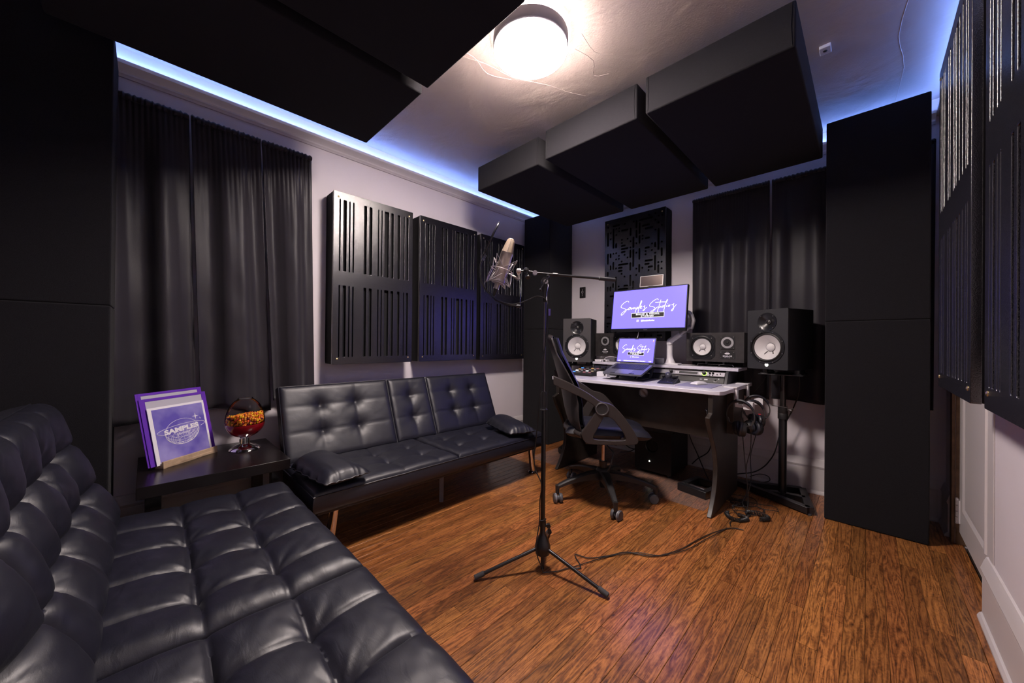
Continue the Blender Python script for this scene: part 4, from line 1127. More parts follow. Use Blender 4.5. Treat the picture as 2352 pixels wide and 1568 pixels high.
g = G(); g.grid(34, 60, lambda u, v: back(.015 + .97 * u, .16 + .84 * v, .055 if v > .02 else .03)); g.grid(34, 60, lambda u, v: back(.015 + .97 * u, .16 + .84 * v, .001))
g.obj('back_cushion', leather, ch, ang=60)
pip = [back(.015, .16 + .84 * j / 59, .006) for j in range(0, 60)] + [back(.015 + .97 * i / 33, 1.0, .006) for i in range(1, 34)] + [back(.985, 1 - .84 * j / 59, .006) for j in range(1, 60)]
G().tube(pip, .0028, 6).obj('piping', mat('piping_satin', (.05, .045, .05), .25), ch)
rdg = G(); rdg.grid(5, 30, lambda u, v: tuple(Vector(back(.80 + .055 * u, .42 + .5 * v, -.009 - .003 * math.sin(PI * u))))); rdg.obj('shell_highlight', mat('painted_sheen', (.06, .05, .05), .3), ch)  # vertical highlight of the shell, modelled as a lighter raised strip
# side frames
armm = mat('arm_plastic', (.030, .024, .023), .36, bump=(700, .25, 2))
def side(sg):
    Y = -.25 * sg
    MS_ = frame((0, Y, 0), (1, 0, 0), (0, 0, 1))
    def sm(poly, n=3): return [(p.x, p.y) for p in smooth_path([(a, b, 0) for a, b in poly], n)]
    g = G()
    up = sm([(-.275, .824), (-.20, .793), (-.129, .757), (-.06, .718), (.0, .678), (.045, .668), (.083, .650), (.125, .608), (.160, .563), (.190, .520), (.212, .480), (.222, .455), (.214, .438)], 3)
    lowr = sm([(.214, .438), (.18, .432), (.12, .428), (.085, .427), (.02, .425), (-.06, .427), (-.09, .445), (-.105, .480)], 3)
    mid_ = sm([(-.105, .480), (-.085, .515), (-.061, .550), (-.035, .590), (-.020, .610)], 3)
    lo = sm([(-.020, .610), (-.03, .655), (-.08, .690), (-.129, .715), (-.20, .745), (-.274, .778)], 3)
    outer = up + lowr[1:] + mid_[1:] + lo[1:]
    win = sm([(.044, .598), (.080, .580), (.110, .545), (.140, .505), (.155, .470), (.150, .452), (.10, .446), (.03, .445), (-.03, .450), (-.040, .470), (-.015, .520), (.005, .560), (.020, .592)], 3)
    o = cut_board('side_arm', outer, [win], .026, armm, ch, MS_, .004)
    d_ = G(); F_ = frame((.013, Y - .014 * sg, .637), (1, 0, 0), (0, 0, 1), (0, -sg, 0))
    d_.lathe([(.0, .0), (.040, .0), (.041, .004), (.038, .009), (.033, .010), (.031, .007), (.012, .006), (.0, .006)], 40, F_); d_.obj('arm_pivot', blackpl, ch)
    G().lathe([(.031, .0072), (.034, .0098), (.037, .0096), (.039, .0075)], 40, F_, cap=False).obj('pivot_ring', mat('pivot_grey', (.12, .11, .12), .3), ch)
side(1); side(-1)
wr = []
for t_ in range(13):
    s = t_ / 12; yy = -.25 + .5 * s; wr.append((-.095 - .10 * math.sin(PI * s), yy, .472 + .0 * math.sin(PI * s)))
G().tube(smooth_path(wr, 2), [.024 - .006 * math.sin(PI * min(1, i / 24)) for i in range(25)], 10).obj('rear_yoke', armm, ch)
G().tube([(.14, -.252, .455), (.14, .252, .455)], .012, 10).obj('seat_crossbar', armm, ch)

# ------------------------------------------------------------------ clear floor mat, desk
fm = G().bx(-2.16, -.715, 2.425, 3.20, .0006, .003).obj('floor_mat', matclear, bevel=0)
tag(fm, 'clear plastic floor mat on the oak boards under the desk', 'floor mat')
DZ = .755
dk = thing('studio_desk', 'studio desk with a white top and black curved side legs', 'desk', (-1.22, 2.75, 0))
DX = lambda x: x + 1.22
DYY = lambda y: y - 2.75
tp = [(-1.863 + 1.22 + .02, 2.345 - 2.75), (-.65 + 1.22, 2.345 - 2.75), (-.615 + 1.22, 2.355 - 2.75), (-.598 + 1.22, 2.385 - 2.75), (-.598 + 1.22, 3.10 - 2.75), (-1.863 + 1.22, 3.10 - 2.75), (-1.863 + 1.22, 2.37 - 2.75)]
G().prism(tp, DZ - .024, DZ, Matrix.Identity(4)).obj('desktop', whitelam, dk, bevel=.003, seg=3)
legp = smooth_path([(2.345, .006, 0), (2.385, .05, 0), (2.435, .13, 0), (2.462, .22, 0), (2.462, .31, 0), (2.425, .40, 0), (2.372, .48, 0), (2.325, .55, 0), (2.305, .60, 0)], 4)
poly = [(p.x - 2.75, p.y) for p in legp] + [(2.36 - 2.75, .62), (2.36 - 2.75, DZ - .0245), (2.95 - 2.75, DZ - .0245), (2.95 - 2.75, .006)]
for x in (-.665, -1.80):
    G().prism(poly, 0, .026, frame((DX(x) - .013, 0, 0), (0, 1, 0), (0, 0, 1))).obj('side_leg', darkwood, dk, bevel=.003, seg=2)
mod = cut_board('front_panel', [(DX(-1.786), .436), (DX(-.68), .436), (DX(-.68), DZ - .026), (DX(-1.786), DZ - .026)], [circ(DX(-1.148), .679, .031, 24)[::-1]], .016, darkwood, dk, frame((0, DYY(2.53), 0), (1, 0, 0), (0, 0, 1)), .0008)
G().lathe([(.030, .0), (.032, .0075), (.034, .0095), (.0285, .0095), (.0275, .0)], 28, frame((DX(-1.148), DYY(2.529), .679), (1, 0, 0), (0, 0, 1)), cap=False).obj('grommet', greypl, dk)
gb = G(); Fg = frame((DX(-1.148), DYY(2.532), .679), (1, 0, 0), (0, 0, 1)) @ Matrix.Rotation(R(-40), 4, 'Z')
gb.prism([(.0285 * math.cos(R(t)), .0285 * math.sin(R(t))) for t in range(12, 169, 6)], 0, .004, Fg); gb.prism([(.0285 * math.cos(R(t)), .0285 * math.sin(R(t))) for t in range(200, 341, 6)], 0, .004, Fg)
go = gb.obj('grommet_cover', mat('pale_cover', (.45, .42, .42), .5), dk); go['kind'] = 'stuff'
G().bx(DX(-.652), DX(-.612), DYY(2.66), DYY(2.93), .452, DZ - .026).obj('side_box', mat('brown_side_panel', (.05, .036, .028), .45, mottle=(20, .2)), dk, bevel=.002)
hk = G(); hk.tube(smooth_path([(DX(-.731), DYY(2.519), .560), (DX(-.726), DYY(2.510), .566), (DX(-.726), DYY(2.510), .606), (DX(-.734), DYY(2.514), .612)], 3), .0032, 6); hk.tube([(DX(-.738), DYY(2.519), .560), (DX(-.722), DYY(2.519), .560)], .0045, 6); hk.tube([(DX(-.738), DYY(2.519), .610), (DX(-.722), DYY(2.519), .610)], .0045, 6)
hk.obj('latch', chrome, dk)
# raised shelf and rack bay
SZ = .866
G().bx(DX(-1.79), DX(-.632), DYY(2.862), DYY(3.12), SZ - .022, SZ).obj('raised_shelf', whitelam, dk, bevel=.003, seg=3)
for x in (-.700, -1.235, -1.78):
    G().prism([(2.815 - 2.75, DZ), (3.10 - 2.75, DZ), (3.10 - 2.75, SZ - .0225), (2.875 - 2.75, SZ - .0225), (2.86 - 2.75, SZ - .03)], -.009, .009, frame((DX(x), 0, 0), (0, 1, 0), (0, 0, 1))).obj('rack_side', mat('rack_grey', (.05, .05, .055), .5), dk, bevel=.0015)
# ------------------------------------------------------------------ screens
STROKES = [[(0.235, 0.689), (0.227, 0.714), (0.203, 0.718), (0.167, 0.682), (0.135, 0.628), (0.123, 0.58), (0.136, 0.554), (0.17, 0.533), (0.197, 0.506), (0.205, 0.472), (0.189, 0.432), (0.162, 0.377), (0.141, 0.354), (0.134, 0.371), (0.149, 0.42), (0.196, 0.473), (0.236, 0.513)], [(0.271, 0.546), (0.252, 0.544), (0.236, 0.513), (0.24, 0.489), (0.26, 0.507), (0.274, 0.538), (0.269, 0.506), (0.284, 0.507)], [(0.29, 0.536), (0.286, 0.496), (0.304, 0.531), (0.313, 0.533), (0.31, 0.498), (0.327, 0.535), (0.336, 0.534), (0.333, 0.502), (0.348, 0.51)], [(0.363, 0.547), (0.35, 0.481), (0.337, 0.404)], [(0.354, 0.496), (0.37, 0.54), (0.384, 0.541), (0.378, 0.51), (0.358, 0.493)], [(0.379, 0.497), (0.403, 0.571), (0.423, 0.671), (0.42, 0.708), (0.409, 0.665), (0.394, 0.54), (0.381, 0.429), (0.386, 0.408)], [(0.404, 0.52), (0.425, 0.544), (0.43, 0.564), (0.42, 0.569), (0.408, 0.538), (0.414, 0.502), (0.435, 0.516)], [(0.448, 0.546), (0.467, 0.563), (0.474, 0.575), (0.463, 0.54), (0.476, 0.499), (0.469, 0.46), (0.455, 0.44), (0.448, 0.454), (0.472, 0.486), (0.501, 0.527)], [(0.648, 0.692), (0.643, 0.717), (0.623, 0.717), (0.582, 0.673), (0.549, 0.615), (0.536, 0.57), (0.546, 0.545), (0.581, 0.533), (0.61, 0.499), (0.616, 0.467), (0.594, 0.423), (0.571, 0.391), (0.558, 0.395), (0.568, 0.425), (0.609, 0.468), (0.65, 0.522)], [(0.683, 0.69), (0.671, 0.592), (0.653, 0.455), (0.64, 0.359)], [(0.611, 0.635), (0.667, 0.635), (0.753, 0.628)], [(0.668, 0.541), (0.661, 0.512), (0.671, 0.501), (0.689, 0.536), (0.686, 0.509), (0.696, 0.504)], [(0.723, 0.542), (0.707, 0.529), (0.705, 0.503), (0.718, 0.506), (0.733, 0.538), (0.76, 0.63), (0.77, 0.674), (0.766, 0.686), (0.753, 0.634), (0.738, 0.499), (0.731, 0.439), (0.73, 0.378)], [(0.765, 0.542), (0.76, 0.515), (0.769, 0.508)], [(0.774, 0.583), (0.776, 0.586)], [(0.795, 0.549), (0.782, 0.528), (0.787, 0.507), (0.799, 0.522), (0.797, 0.547), (0.81, 0.542)], [(0.824, 0.546), (0.844, 0.559), (0.853, 0.576), (0.845, 0.535), (0.855, 0.489), (0.848, 0.434), (0.836, 0.4), (0.826, 0.41), (0.843, 0.457), (0.884, 0.549)]]
def screen_picture(parent, M, W, H):
    """M: x right, y up, z out of the screen; origin at the lower left of the lit area"""
    q = G(); rr_ = .0032 * W
    for st_ in STROKES:
        q.tube([M @ Vector((p.x, p.y, .0006)) for p in smooth_path([(a * W, b * H, 0) for a, b in st_], 4)], rr_, 5)
    q.obj('script_lettering', ink_w, parent)
    def rect(x0, x1, y0, y1, z0, z1, m, nm): G().prism([(x0 * W, y0 * H), (x1 * W, y0 * H), (x1 * W, y1 * H), (x0 * W, y1 * H)], z0, z1, M).obj(nm, m, parent, smooth=False)
    rect(.288, .738, .268, .392, .0002, .0005, ink_w, 'banner_border'); rect(.2915, .7345, .275, .385, .0006, .0009, ink_k, 'banner')
    TT = lambda x, y: M @ Matrix.Translation((x * W, y * H, .0012))
    text_obj('lettering', 'MUSIC & VISUAL', .042 * W * .66, ink_w, parent, TT(.515, .353), .0002, 1.35, 1.22, bold=.0008 * W)
    text_obj('lettering', 'STUDIOS', .042 * W * .66, ink_w, parent, TT(.512, .304), .0002, 1.35, 1.22, bold=.0008 * W)
    text_obj('lettering', '@SamplesStudios', .030 * W * .9, ink_w, parent, TT(.523, .190), .0002, 1.0, .95, bold=.0006 * W)
    ic = G(); a = .014 * W; cx, cy = .384 * W, .190 * H
    P = lambda x, y: M @ Vector((cx + x, cy + y, .0008))
    ic.tube([P(x, y) for x, y in rrect(-a, a, -a, a, a * .4)], .0012 * W, 4, closed=True); ic.tube([P(x, y) for x, y in circ(0, 0, a * .45, 12)], .0012 * W, 4, closed=True)
    ic.obj('small_icon', ink_w, parent)

mo = thing('computer_monitor', 'wide black monitor showing white script on lavender, above the desk', 'monitor', (-1.287, 2.872, 1.312))
tlt = R(8)
upm = Vector((0, math.sin(tlt), math.cos(tlt))); MMo = frame((0, 0, 0), (1, 0, 0), upm)
MW, MH = .626, .362
G().prism(rrect(-MW / 2, MW / 2, -MH / 2, MH / 2, .004), -.028, 0, MMo).obj('housing', blackpl, mo, bevel=.002)
LW, LH = MW - .016, MH - .034
LM = MMo @ Matrix.Translation((-LW / 2, -MH / 2 + .026, .0003))
G().prism([(0, 0), (LW, 0), (LW, LH), (0, LH)], 0, .0006, LM).obj('lit_panel', screen_m, mo, smooth=False)
screen_picture(mo, LM @ Matrix.Translation((0, 0, .0007)), LW, LH)
G().prism([(-MW / 2 + .002, -MH / 2 + .001), (MW / 2 - .002, -MH / 2 + .001), (MW / 2 - .002, -MH / 2 + .022), (-MW / 2 + .002, -MH / 2 + .022)], 0, .003, MMo).obj('chin', mat('monitor_chin', (.012, .012, .016), .2), mo, bevel=.001)
text_obj('maker_mark', 'ASUS', .011, greypl, mo, MMo @ Matrix.Translation((.0, -MH / 2 + .012, .0032)), .0003, 1.1, 1.2)
# small mirror-like block above the monitor
ml = thing('mirror_block', 'small rectangular mirror standing on top of the monitor, reflecting the lit room', 'mirror', (-1.272, 2.915, 1.505), R(6))
tw = Matrix.Rotation(R(-24), 4, 'X')
G().prism(rrect(-.094, .094, .0, .094, .003), -.012, 0, frame((0, 0, 0), (1, .0, .0), (0, .17, .985))).obj('glass_frame', mat('pale_edge', (.7, .66, .66), .15, .3), ml, bevel=.001)
G().prism([(-.088, .006), (.088, .006), (.088, .088), (-.088, .088)], 0, .0012, frame((0, 0, 0), (1, .0, .0), (0, .17, .985))).obj('mirror_face', mirror_m, ml)
G().bx(-.02, .02, -.006, .012, -.018, .002).obj('clip', blackpl, ml, bevel=.002)

ar = thing('monitor_arm', 'white monitor arm clamped on the raised shelf behind the monitor', 'monitor arm', (-1.115, 2.975, SZ))
G().prism(rrect(-.055, .055, -.045, .045, .012), 0, .012, Matrix.Identity(4)).obj('base_plate', whitepl, ar, bevel=.002)
G().tube([(-.02, 0, .010), (-.02, 0, .022), (-.022, 0, .050), (-.025, 0, .075), (-.025, 0, .155)], [.042, .034, .024, .0215, .021], 22).obj('post', whitepl, ar)
G().tube([(-.025, 0, .157), (-.025, 0, .158)], .0222, 20).obj('joint_gap', blackpl, ar)
G().tube(smooth_path([(-.025, 0, .159), (-.025, 0, .185), (.0, 0, .205), (.06, 0, .246)], 4), .0225, 18).obj('lower_arm', whitepl, ar)
G().tube([(.055, 0, .242), (.135, 0, .300)], [.0205, .019], 18).obj('upper_arm', silver, ar)
G().tube([(.05, 0, .222), (.14, 0, .287)], .004, 8).obj('arm_cable', blackpl, ar)
G().tube(smooth_path([(.135, 0, .285), (.148, 0, .33), (.148, 0, .36), (.10, -.006, .42), (-.14, -.028, .445)], 4), .017, 14).obj('head', silver, ar)
G().box((-.17, -.045, .445), (.10, .010, .10)).obj('mount_plate', blackpl, ar, bevel=.002)

# ------------------------------------------------------------------ desktop objects
dmat = G().prism([(-1.47, 2.50), (-1.137, 2.488), (-1.135, 2.78), (-1.46, 2.80)], .0004, .003, Matrix.Translation((0, 0, DZ))).obj('desk_mat', mat('dark_desk_mat', (.035, .03, .06), .6), None)
tag(dmat, 'thin dark mat under the laptop stand on the white desk', 'mat')
ls = thing('laptop_stand', 'black folding laptop stand on the white desk', 'laptop stand', (-1.31, 2.64, DZ + .003))
G().prism(rrect(-.12, .12, -.115, .12, .03), .0005, .008, Matrix.Identity(4)).obj('base_plate', blackmet, ls, bevel=.002)
for sx in (-1, 1):
    G().prism([(-.085, .008), (-.055, .008), (.075, .100), (.045, .100)], -.006, .006, frame((.075 * sx, 0, 0), (0, 1, 0), (0, 0, 1))).obj('strut', blackmet, ls, bevel=.001)
    G().prism([(-.140, .040), (-.128, .032), (.075, .101), (.073, .107), (-.128, .040), (-.132, .056), (-.142, .054)], -.018, .018, frame((.075 * sx, 0, 0), (0, 1, 0), (0, 0, 1))).obj('tray_arm', blackmet, ls, bevel=.001)
lap = thing('laptop', 'open dark laptop with a lavender screen, raised on the stand', 'laptop', (-1.310, 2.700, .872))
dn = Vector((0, -.955, -.298)).normalized(); nb_ = Vector((1, 0, 0)).cross(-dn)   # base slopes down towards the sitter
BMx = frame((0, 0, 0), (1, 0, 0), -dn)       # y up the base (toward hinge), z out of the keys
LWd = .312
G().prism(rrect(-LWd / 2, LWd / 2, -.221, 0, .008), -.013, 0, BMx).obj('base', mat('space_grey', (.11, .11, .13), .35, .2), lap, bevel=.001)
G().prism(rrect(-.132, .132, -.122, -.012, .003), .0002, .0008, BMx).obj('keyboard_well', blackpl, lap)
ky = G()
for r_ in range(6):
    for c_ in range(14):
        x = -.131 + c_ * .01875; y = -.120 + r_ * .0180
        if r_ == 0 and 3 < c_ < 9: continue
        ky.prism([(x + .0012, y), (x + .0172, y), (x + .0172, y + (.0155 if r_ < 5 else .009)), (x + .0012, y + (.0155 if r_ < 5 else .009))], .0008, .0022, BMx)
ky.prism([(-.055, -.120), (.037, -.120), (.037, -.1045), (-.055, -.1045)], .0008, .0022, BMx)
kk = ky.obj('keys', mat('key_black', (.02, .02, .022), .5), lap, smooth=False); kk['kind'] = 'stuff'
G().prism(rrect(-.062, .062, -.212, -.130, .004), .0001, .0006, BMx).obj('trackpad', mat('trackpad_grey', (.16, .16, .18), .3), lap)
lt = R(14); ups = Vector((0, math.sin(lt), math.cos(lt))); SMx = frame((0, .003, .006), (1, 0, 0), ups)
G().prism(rrect(-LWd / 2, LWd / 2, 0, .205, .006), -.005, 0, SMx).obj('lid', mat('space_grey', (.11, .11, .13), .35, .2), lap, bevel=.0008)
G().tube([(-.12, .002, .001), (.12, .002, .001)], .005, 10).obj('hinge_bar', greypl, lap)
G().prism(rrect(-LWd / 2 + .003, LWd / 2 - .003, .003, .202, .005), .0001, .0006, SMx).obj('bezel', blackpl, lap)
sw, sh = .298, .188
SL = SMx @ Matrix.Translation((-sw / 2, .009, .0007))
G().prism([(0, 0), (sw, 0), (sw, sh), (0, sh)], 0, .0004, SL).obj('lit_panel', screen_m, lap, smooth=False)
G().prism([(-.016, .1925), (.016, .1925), (.016, .1985), (-.016, .1985)], .0012, .0018, SMx).obj('camera_notch', blackpl, lap)
screen_picture(lap, SL @ Matrix.Translation((0, 0.004, .0005)), sw, sh)
dck = G(); drn = random.Random(2)
for k in range(24):
    x = .012 + k * .0115; s_ = .0036
    if drn.random() < .15: continue
    dck.prism([(x, .004), (x + 2 * s_, .004), (x + 2 * s_, .004 + 2 * s_), (x, .004 + 2 * s_)], .0005, .0009, SL)
dd_ = dck.obj('dock_icons', ink_w, lap, smooth=False); dd_['kind'] = 'stuff'
G().prism([(.280, .163), (.289, .163), (.289, .170), (.280, .170)], .0005, .0009, SL).obj('folder_icon', orange_led, lap)
G().prism([(.280, .176), (.290, .176), (.290, .179), (.280, .179)], .0005, .0009, SL).obj('drive_icon', ink_w, lap)

tr = thing('trackball', 'black trackball mouse with a shiny ball beside the laptop', 'trackball', (-1.005, 2.60, DZ), R(8))
def tbs(u, v):
    x = (u - .5) * .125; y = (v - .5) * .175
    e = (1 - abs(2 * u - 1) ** 6) ** .5 * (1 - abs(2 * v - 1) ** 8) ** .5
    return (x * (1 - .12 * (1 - v)), y, .003 + e * (.010 + .040 * v ** 1.2 * (1 - .25 * abs(2 * u - 1))))
g = G(); g.grid(24, 30, tbs); g.grid(24, 30, lambda u, v: (tbs(u, v)[0], tbs(u, v)[1], .002)); g.obj('body', mat('gloss_navy_black', (.02, .02, .035), .18), tr, ang=50)
G().lathe([(0, -.026), (.018, -.019), (.026, 0), (.024, .010), (.0184, .0184), (.010, .024), (0, .026)], 28, Matrix.Translation((-.005, .030, .050))).obj('ball', mat('ball_pearl', (.10, .10, .13), .08, .6), tr)
g = G()
for sx in (-1, 1): g.prism([(.030 * sx - .008, -.01), (.045 * sx, .02), (.052 * sx, .07), (.036 * sx, .08)][::sx], .036, .047, Matrix.Identity(4))
b_ = g.obj('buttons', blackpl, tr); b_['kind'] = 'stuff'
pad = G().prism(rrect(-.11, .11, -.13, .13, .006), .0003, .003, frame((-.805, 2.605, DZ), (1, .02, 0), (-.02, 1, 0))).obj('mouse_pad', mousepad_m, None); tag(pad, 'grey violet mouse pad on the right of the white desk', 'mouse pad')
ms = thing('computer_mouse', 'low white computer mouse on the grey pad', 'mouse', (-.815, 2.64, DZ + .003), R(-20))
def mfn(u, v):
    x = (u - .5) * .058; y = (v - .5) * .112; e = max(0, 1 - abs(2 * u - 1) ** 4) ** .5 * max(0, 1 - abs(2 * v - 1) ** 3) ** .55
    return (x * (1 - .12 * abs(2 * v - 1) ** 4), y, .003 + .019 * e)
g = G(); g.grid(22, 30, mfn); g.grid(22, 30, lambda u, v: (mfn(u, v)[0], mfn(u, v)[1], .0015)); g.obj('shell', whitepl, ms, ang=60)
cb = thing('white_box', 'small white plastic box beside the laptop on the desk', 'box', (-1.56, 2.66, DZ), R(8))
G().bx(-.045, .045, -.03, .03, 0, .042).obj('case', whitepl, cb, bevel=.006, seg=3)
G().bx(.020, .034, -.032, -.029, .012, .030).obj('socket', blackpl, cb)
G().prism([(.05, -.028), (.082, -.034), (.082, -.022), (.05, -.018)], 0, .003, Matrix.Identity(4)).obj('paper_tab', print_w, cb)
mx = thing('mixing_console', 'small black console with coloured buttons at the left end of the desk', 'audio controller', (-1.735, 2.70, DZ + .0006), R(3))
g = G(); g.prism([(-.11, .004), (-.11, .022), (.11, .060), (.11, .004)], -.10, .10, frame((0, 0, 0), (0, 1, 0), (0, 0, 1))); g.obj('case', blackpl, mx, bevel=.002)
TMx = frame((0, -.11, .0222), (1, 0, 0), Vector((0, .22, .038)).normalized())
cols = [orange_led, ink_w, mat('pink_cap', (.6, .25, .3), .5), blue_led, silver, mat('cream_cap', (.7, .6, .4), .5)]
crn = random.Random(9)
for k in range(16):
    x, y = -.085 + (k % 4) * .05, .03 + (k // 4) * .048
    if k in (5, 11): G().lathe([(.009, 0), (.0085, .012), (0, .0125)], 16, TMx @ Matrix.Translation((x, y, .0003))).obj('knob', silver, mx)
    else: G().prism(rrect(x - .012, x + .012, y - .006, y + .006, .002), .0003, .005, TMx).obj('button', cols[crn.randrange(6)], mx)
wb = thing('usb_hub', 'white flat hub with plugged cables on the raised shelf', 'hub', (-1.715, 2.905, SZ), 0)
G().bx(-.062, .062, -.022, .022, 0, .020).obj('case', whitepl, wb, bevel=.003)
for x in (.012, .042): G().bx(x - .006, x + .006, -.045, -.0225, .004, .015).obj('plug', print_w if x < .02 else blackpl, wb, bevel=.001)
G().tube(smooth_path([(.042, -.045, .010), (.06, -.06, .03), (.09, -.03, .05), (.13, .03, .04), (.17, .06, .01)], 5), .002, 6).obj('white_lead', whitepl, wb)
wr_ = thing('white_riser', 'white riser block under the left bookshelf speaker', 'riser', (-1.70, 3.06, SZ))
G().bx(-.05, .05, -.04, .04, 0, .046).obj('block', whitepl, wr_, bevel=.004)
gc = thing('grey_cup', 'short grey cylinder beside the monitor arm on the raised shelf', 'cup', (-1.205, 2.93, SZ))
G().lathe([(0, 0), (.034, 0), (.036, .003), (.036, .045), (.033, .048), (.030, .048), (.030, .010), (0, .010)], 28).obj('body', mat('cup_grey', (.30, .30, .33), .5), gc)

# rack gear
RM = frame((0, 0, 0), (1, 0, 0), Vector((0, .055, .083)).normalized())    # x right, y up the sloping face, z outwards
def rack(label, x0, x1, y, z, h, knobs, extra):
    t = thing('rack_unit', label, 'audio interface', ((x0 + x1) / 2, y, z)); w_ = (x1 - x0) / 2
    G().prism([(-w_, 0), (w_, 0), (w_, h), (-w_, h)], -.010, 0, RM).obj('case', blackpl, t, bevel=.001)
    G().prism([(-w_ + .002, h * .12), (w_ - .002, h * .12), (w_ - .002, h * .9), (-w_ + .002, h * .9)], 0, .002, RM).obj('face_plate', extra, t)
    for (kx, ky_, kr, kl, mm) in knobs:
        G().lathe([(kr, 0), (kr * .95, kl * .8), (kr * .8, kl), (0, kl)], 20, RM @ Matrix.Translation((kx, ky_, .002))).obj('knob', mm, t)
    return t
r1 = rack('silver faced rack interface with black knobs under the right of the shelf', -1.222, -.712, 2.849, .799, .040,
          [(-.113, .021, .0125, .022, blackpl), (.121, .021, .0135, .022, blackpl), (.157, .026, .007, .018, blackpl), (.178, .026, .007, .018, blackpl), (.157, .010, .004, .004, blackpl), (.178, .010, .004, .004, blackpl), (.205, .018, .005, .004, blackpl), (.225, .024, .005, .004, blackpl)], mat('rack_silver', (.26, .25, .28), .35, .6))
G().prism([(-.055, .012), (.075, .012), (.075, .030), (-.055, .030)], .0021, .0028, RM).obj('display', blackpl, r1)
G().lathe([(.0145, .0022), (.0175, .0022), (.0175, .0034), (.0145, .0034)], 24, RM @ Matrix.Translation((.121, .021, 0)), cap=False).obj('green_ring', led_g, r1)
for k in range(7): G().prism([(-.085 + k * .007 if k < 4 else .060 + k * .007, .010), (-.082 + k * .007 if k < 4 else .063 + k * .007, .010), (-.082 + k * .007 if k < 4 else .063 + k * .007, .030), (-.085 + k * .007 if k < 4 else .060 + k * .007, .030)], .0021, .0032, RM).obj('meter', print_w if k % 2 else silver, r1)
r2 = rack('black rack unit with small white marks directly above the white desktop', -1.222, -.712, 2.822, .757, .044, [(.20, .024, .006, .008, blackpl), (.222, .03, .004, .006, silver)], blackpl)
text_obj('marking', 'BLA', .011, print_w, r2, RM @ Matrix.Translation((.20, .010, .0024)), .0002)
for x0, x1, y0 in ((.098, .112, .022), (.127, .150, .024), (.127, .150, .019)): G().prism([(x0, y0), (x1, y0), (x1, y0 + .003), (x0, y0 + .003)], .0022, .0028, RM).obj('mark', print_w, r2)
r3 = rack('dark rack unit with a white badge behind the laptop', -1.765, -1.248, 2.849, .799, .040, [(-.20 + .06 * k, .02, .008, .012, blackpl) for k in range(6)], mat('rack_navy', (.02, .02, .04), .4))
G().prism(rrect(.185, .212, .016, .026, .004), .0022, .003, RM).obj('badge', print_w, r3)
rack('lower dark rack unit behind the laptop, resting on the desktop', -1.765, -1.248, 2.822, .757, .044, [(.14, .02, .005, .008, silver)], blackpl)

# ------------------------------------------------------------------ speakers
def ringed(g, r, z): return g
def hollow(w0, w1, y0, y1, z0, z1, t=.012):
    g = G(); g.bx(w0, w0 + t, y0, y1, z0, z1); g.bx(w1 - t, w1, y0, y1, z0, z1); g.bx(w0 + t, w1 - t, y0, y1, z0, z0 + t); g.bx(w0 + t, w1 - t, y0, y1, z1 - t, z1); g.bx(w0 + t, w1 - t, y1 - t, y1, z0 + t, z1 - t)
    return g
def woofer(parent, cx, cz, R_, ring_m, y=0, dp=.030):
    F_ = frame((cx, y, cz), (1, 0, 0), (0, 0, 1))
    G().lathe([(R_ * 1.0, 0), (R_ * .985, .0045), (R_ * .90, .006), (R_ * .885, .004), (R_ * .885, -.004)], 56, F_, cap=False).obj('woofer_frame', ring_m, parent)
    G().lathe([(R_ * .89, -.003), (R_ * .86, .001), (R_ * .81, .004), (R_ * .76, .001), (R_ * .735, -.003)], 56, F_, cap=False).obj('rubber_surround', blackpl, parent)
    G().lathe([(R_ * .74, -.002), (R_ * .60, -.002 - dp * .30), (R_ * .40, -.002 - dp * .70), (R_ * .25, -.002 - dp)], 56, F_, cap=False).obj('cone', cone_m, parent)
    G().lathe([(R_ * .258, .001 - dp), (R_ * .256, .0035 - dp), (R_ * .245, .003 - dp)], 32, F_, cap=False).obj('cap_ring', greypl, parent)
    G().lathe([(R_ * .25, .002 - dp), (R_ * .20, .010 - dp), (R_ * .12, .015 - dp), (0, .017 - dp)], 32, F_, cap=False).obj('dust_cap', dome_m, parent)
    for sx, l_ in ((-1, 1.2), (1, .9)):
        G().tube([F_ @ Vector((R_ * .15 * sx, -R_ * .24, .006 - dp)), F_ @ Vector((R_ * (.15 + .10 * l_) * sx, -R_ * (.26 + .14 * l_), .003 - dp * .62))], R_ * .022, 6).obj('cone_lead', blackpl, parent)
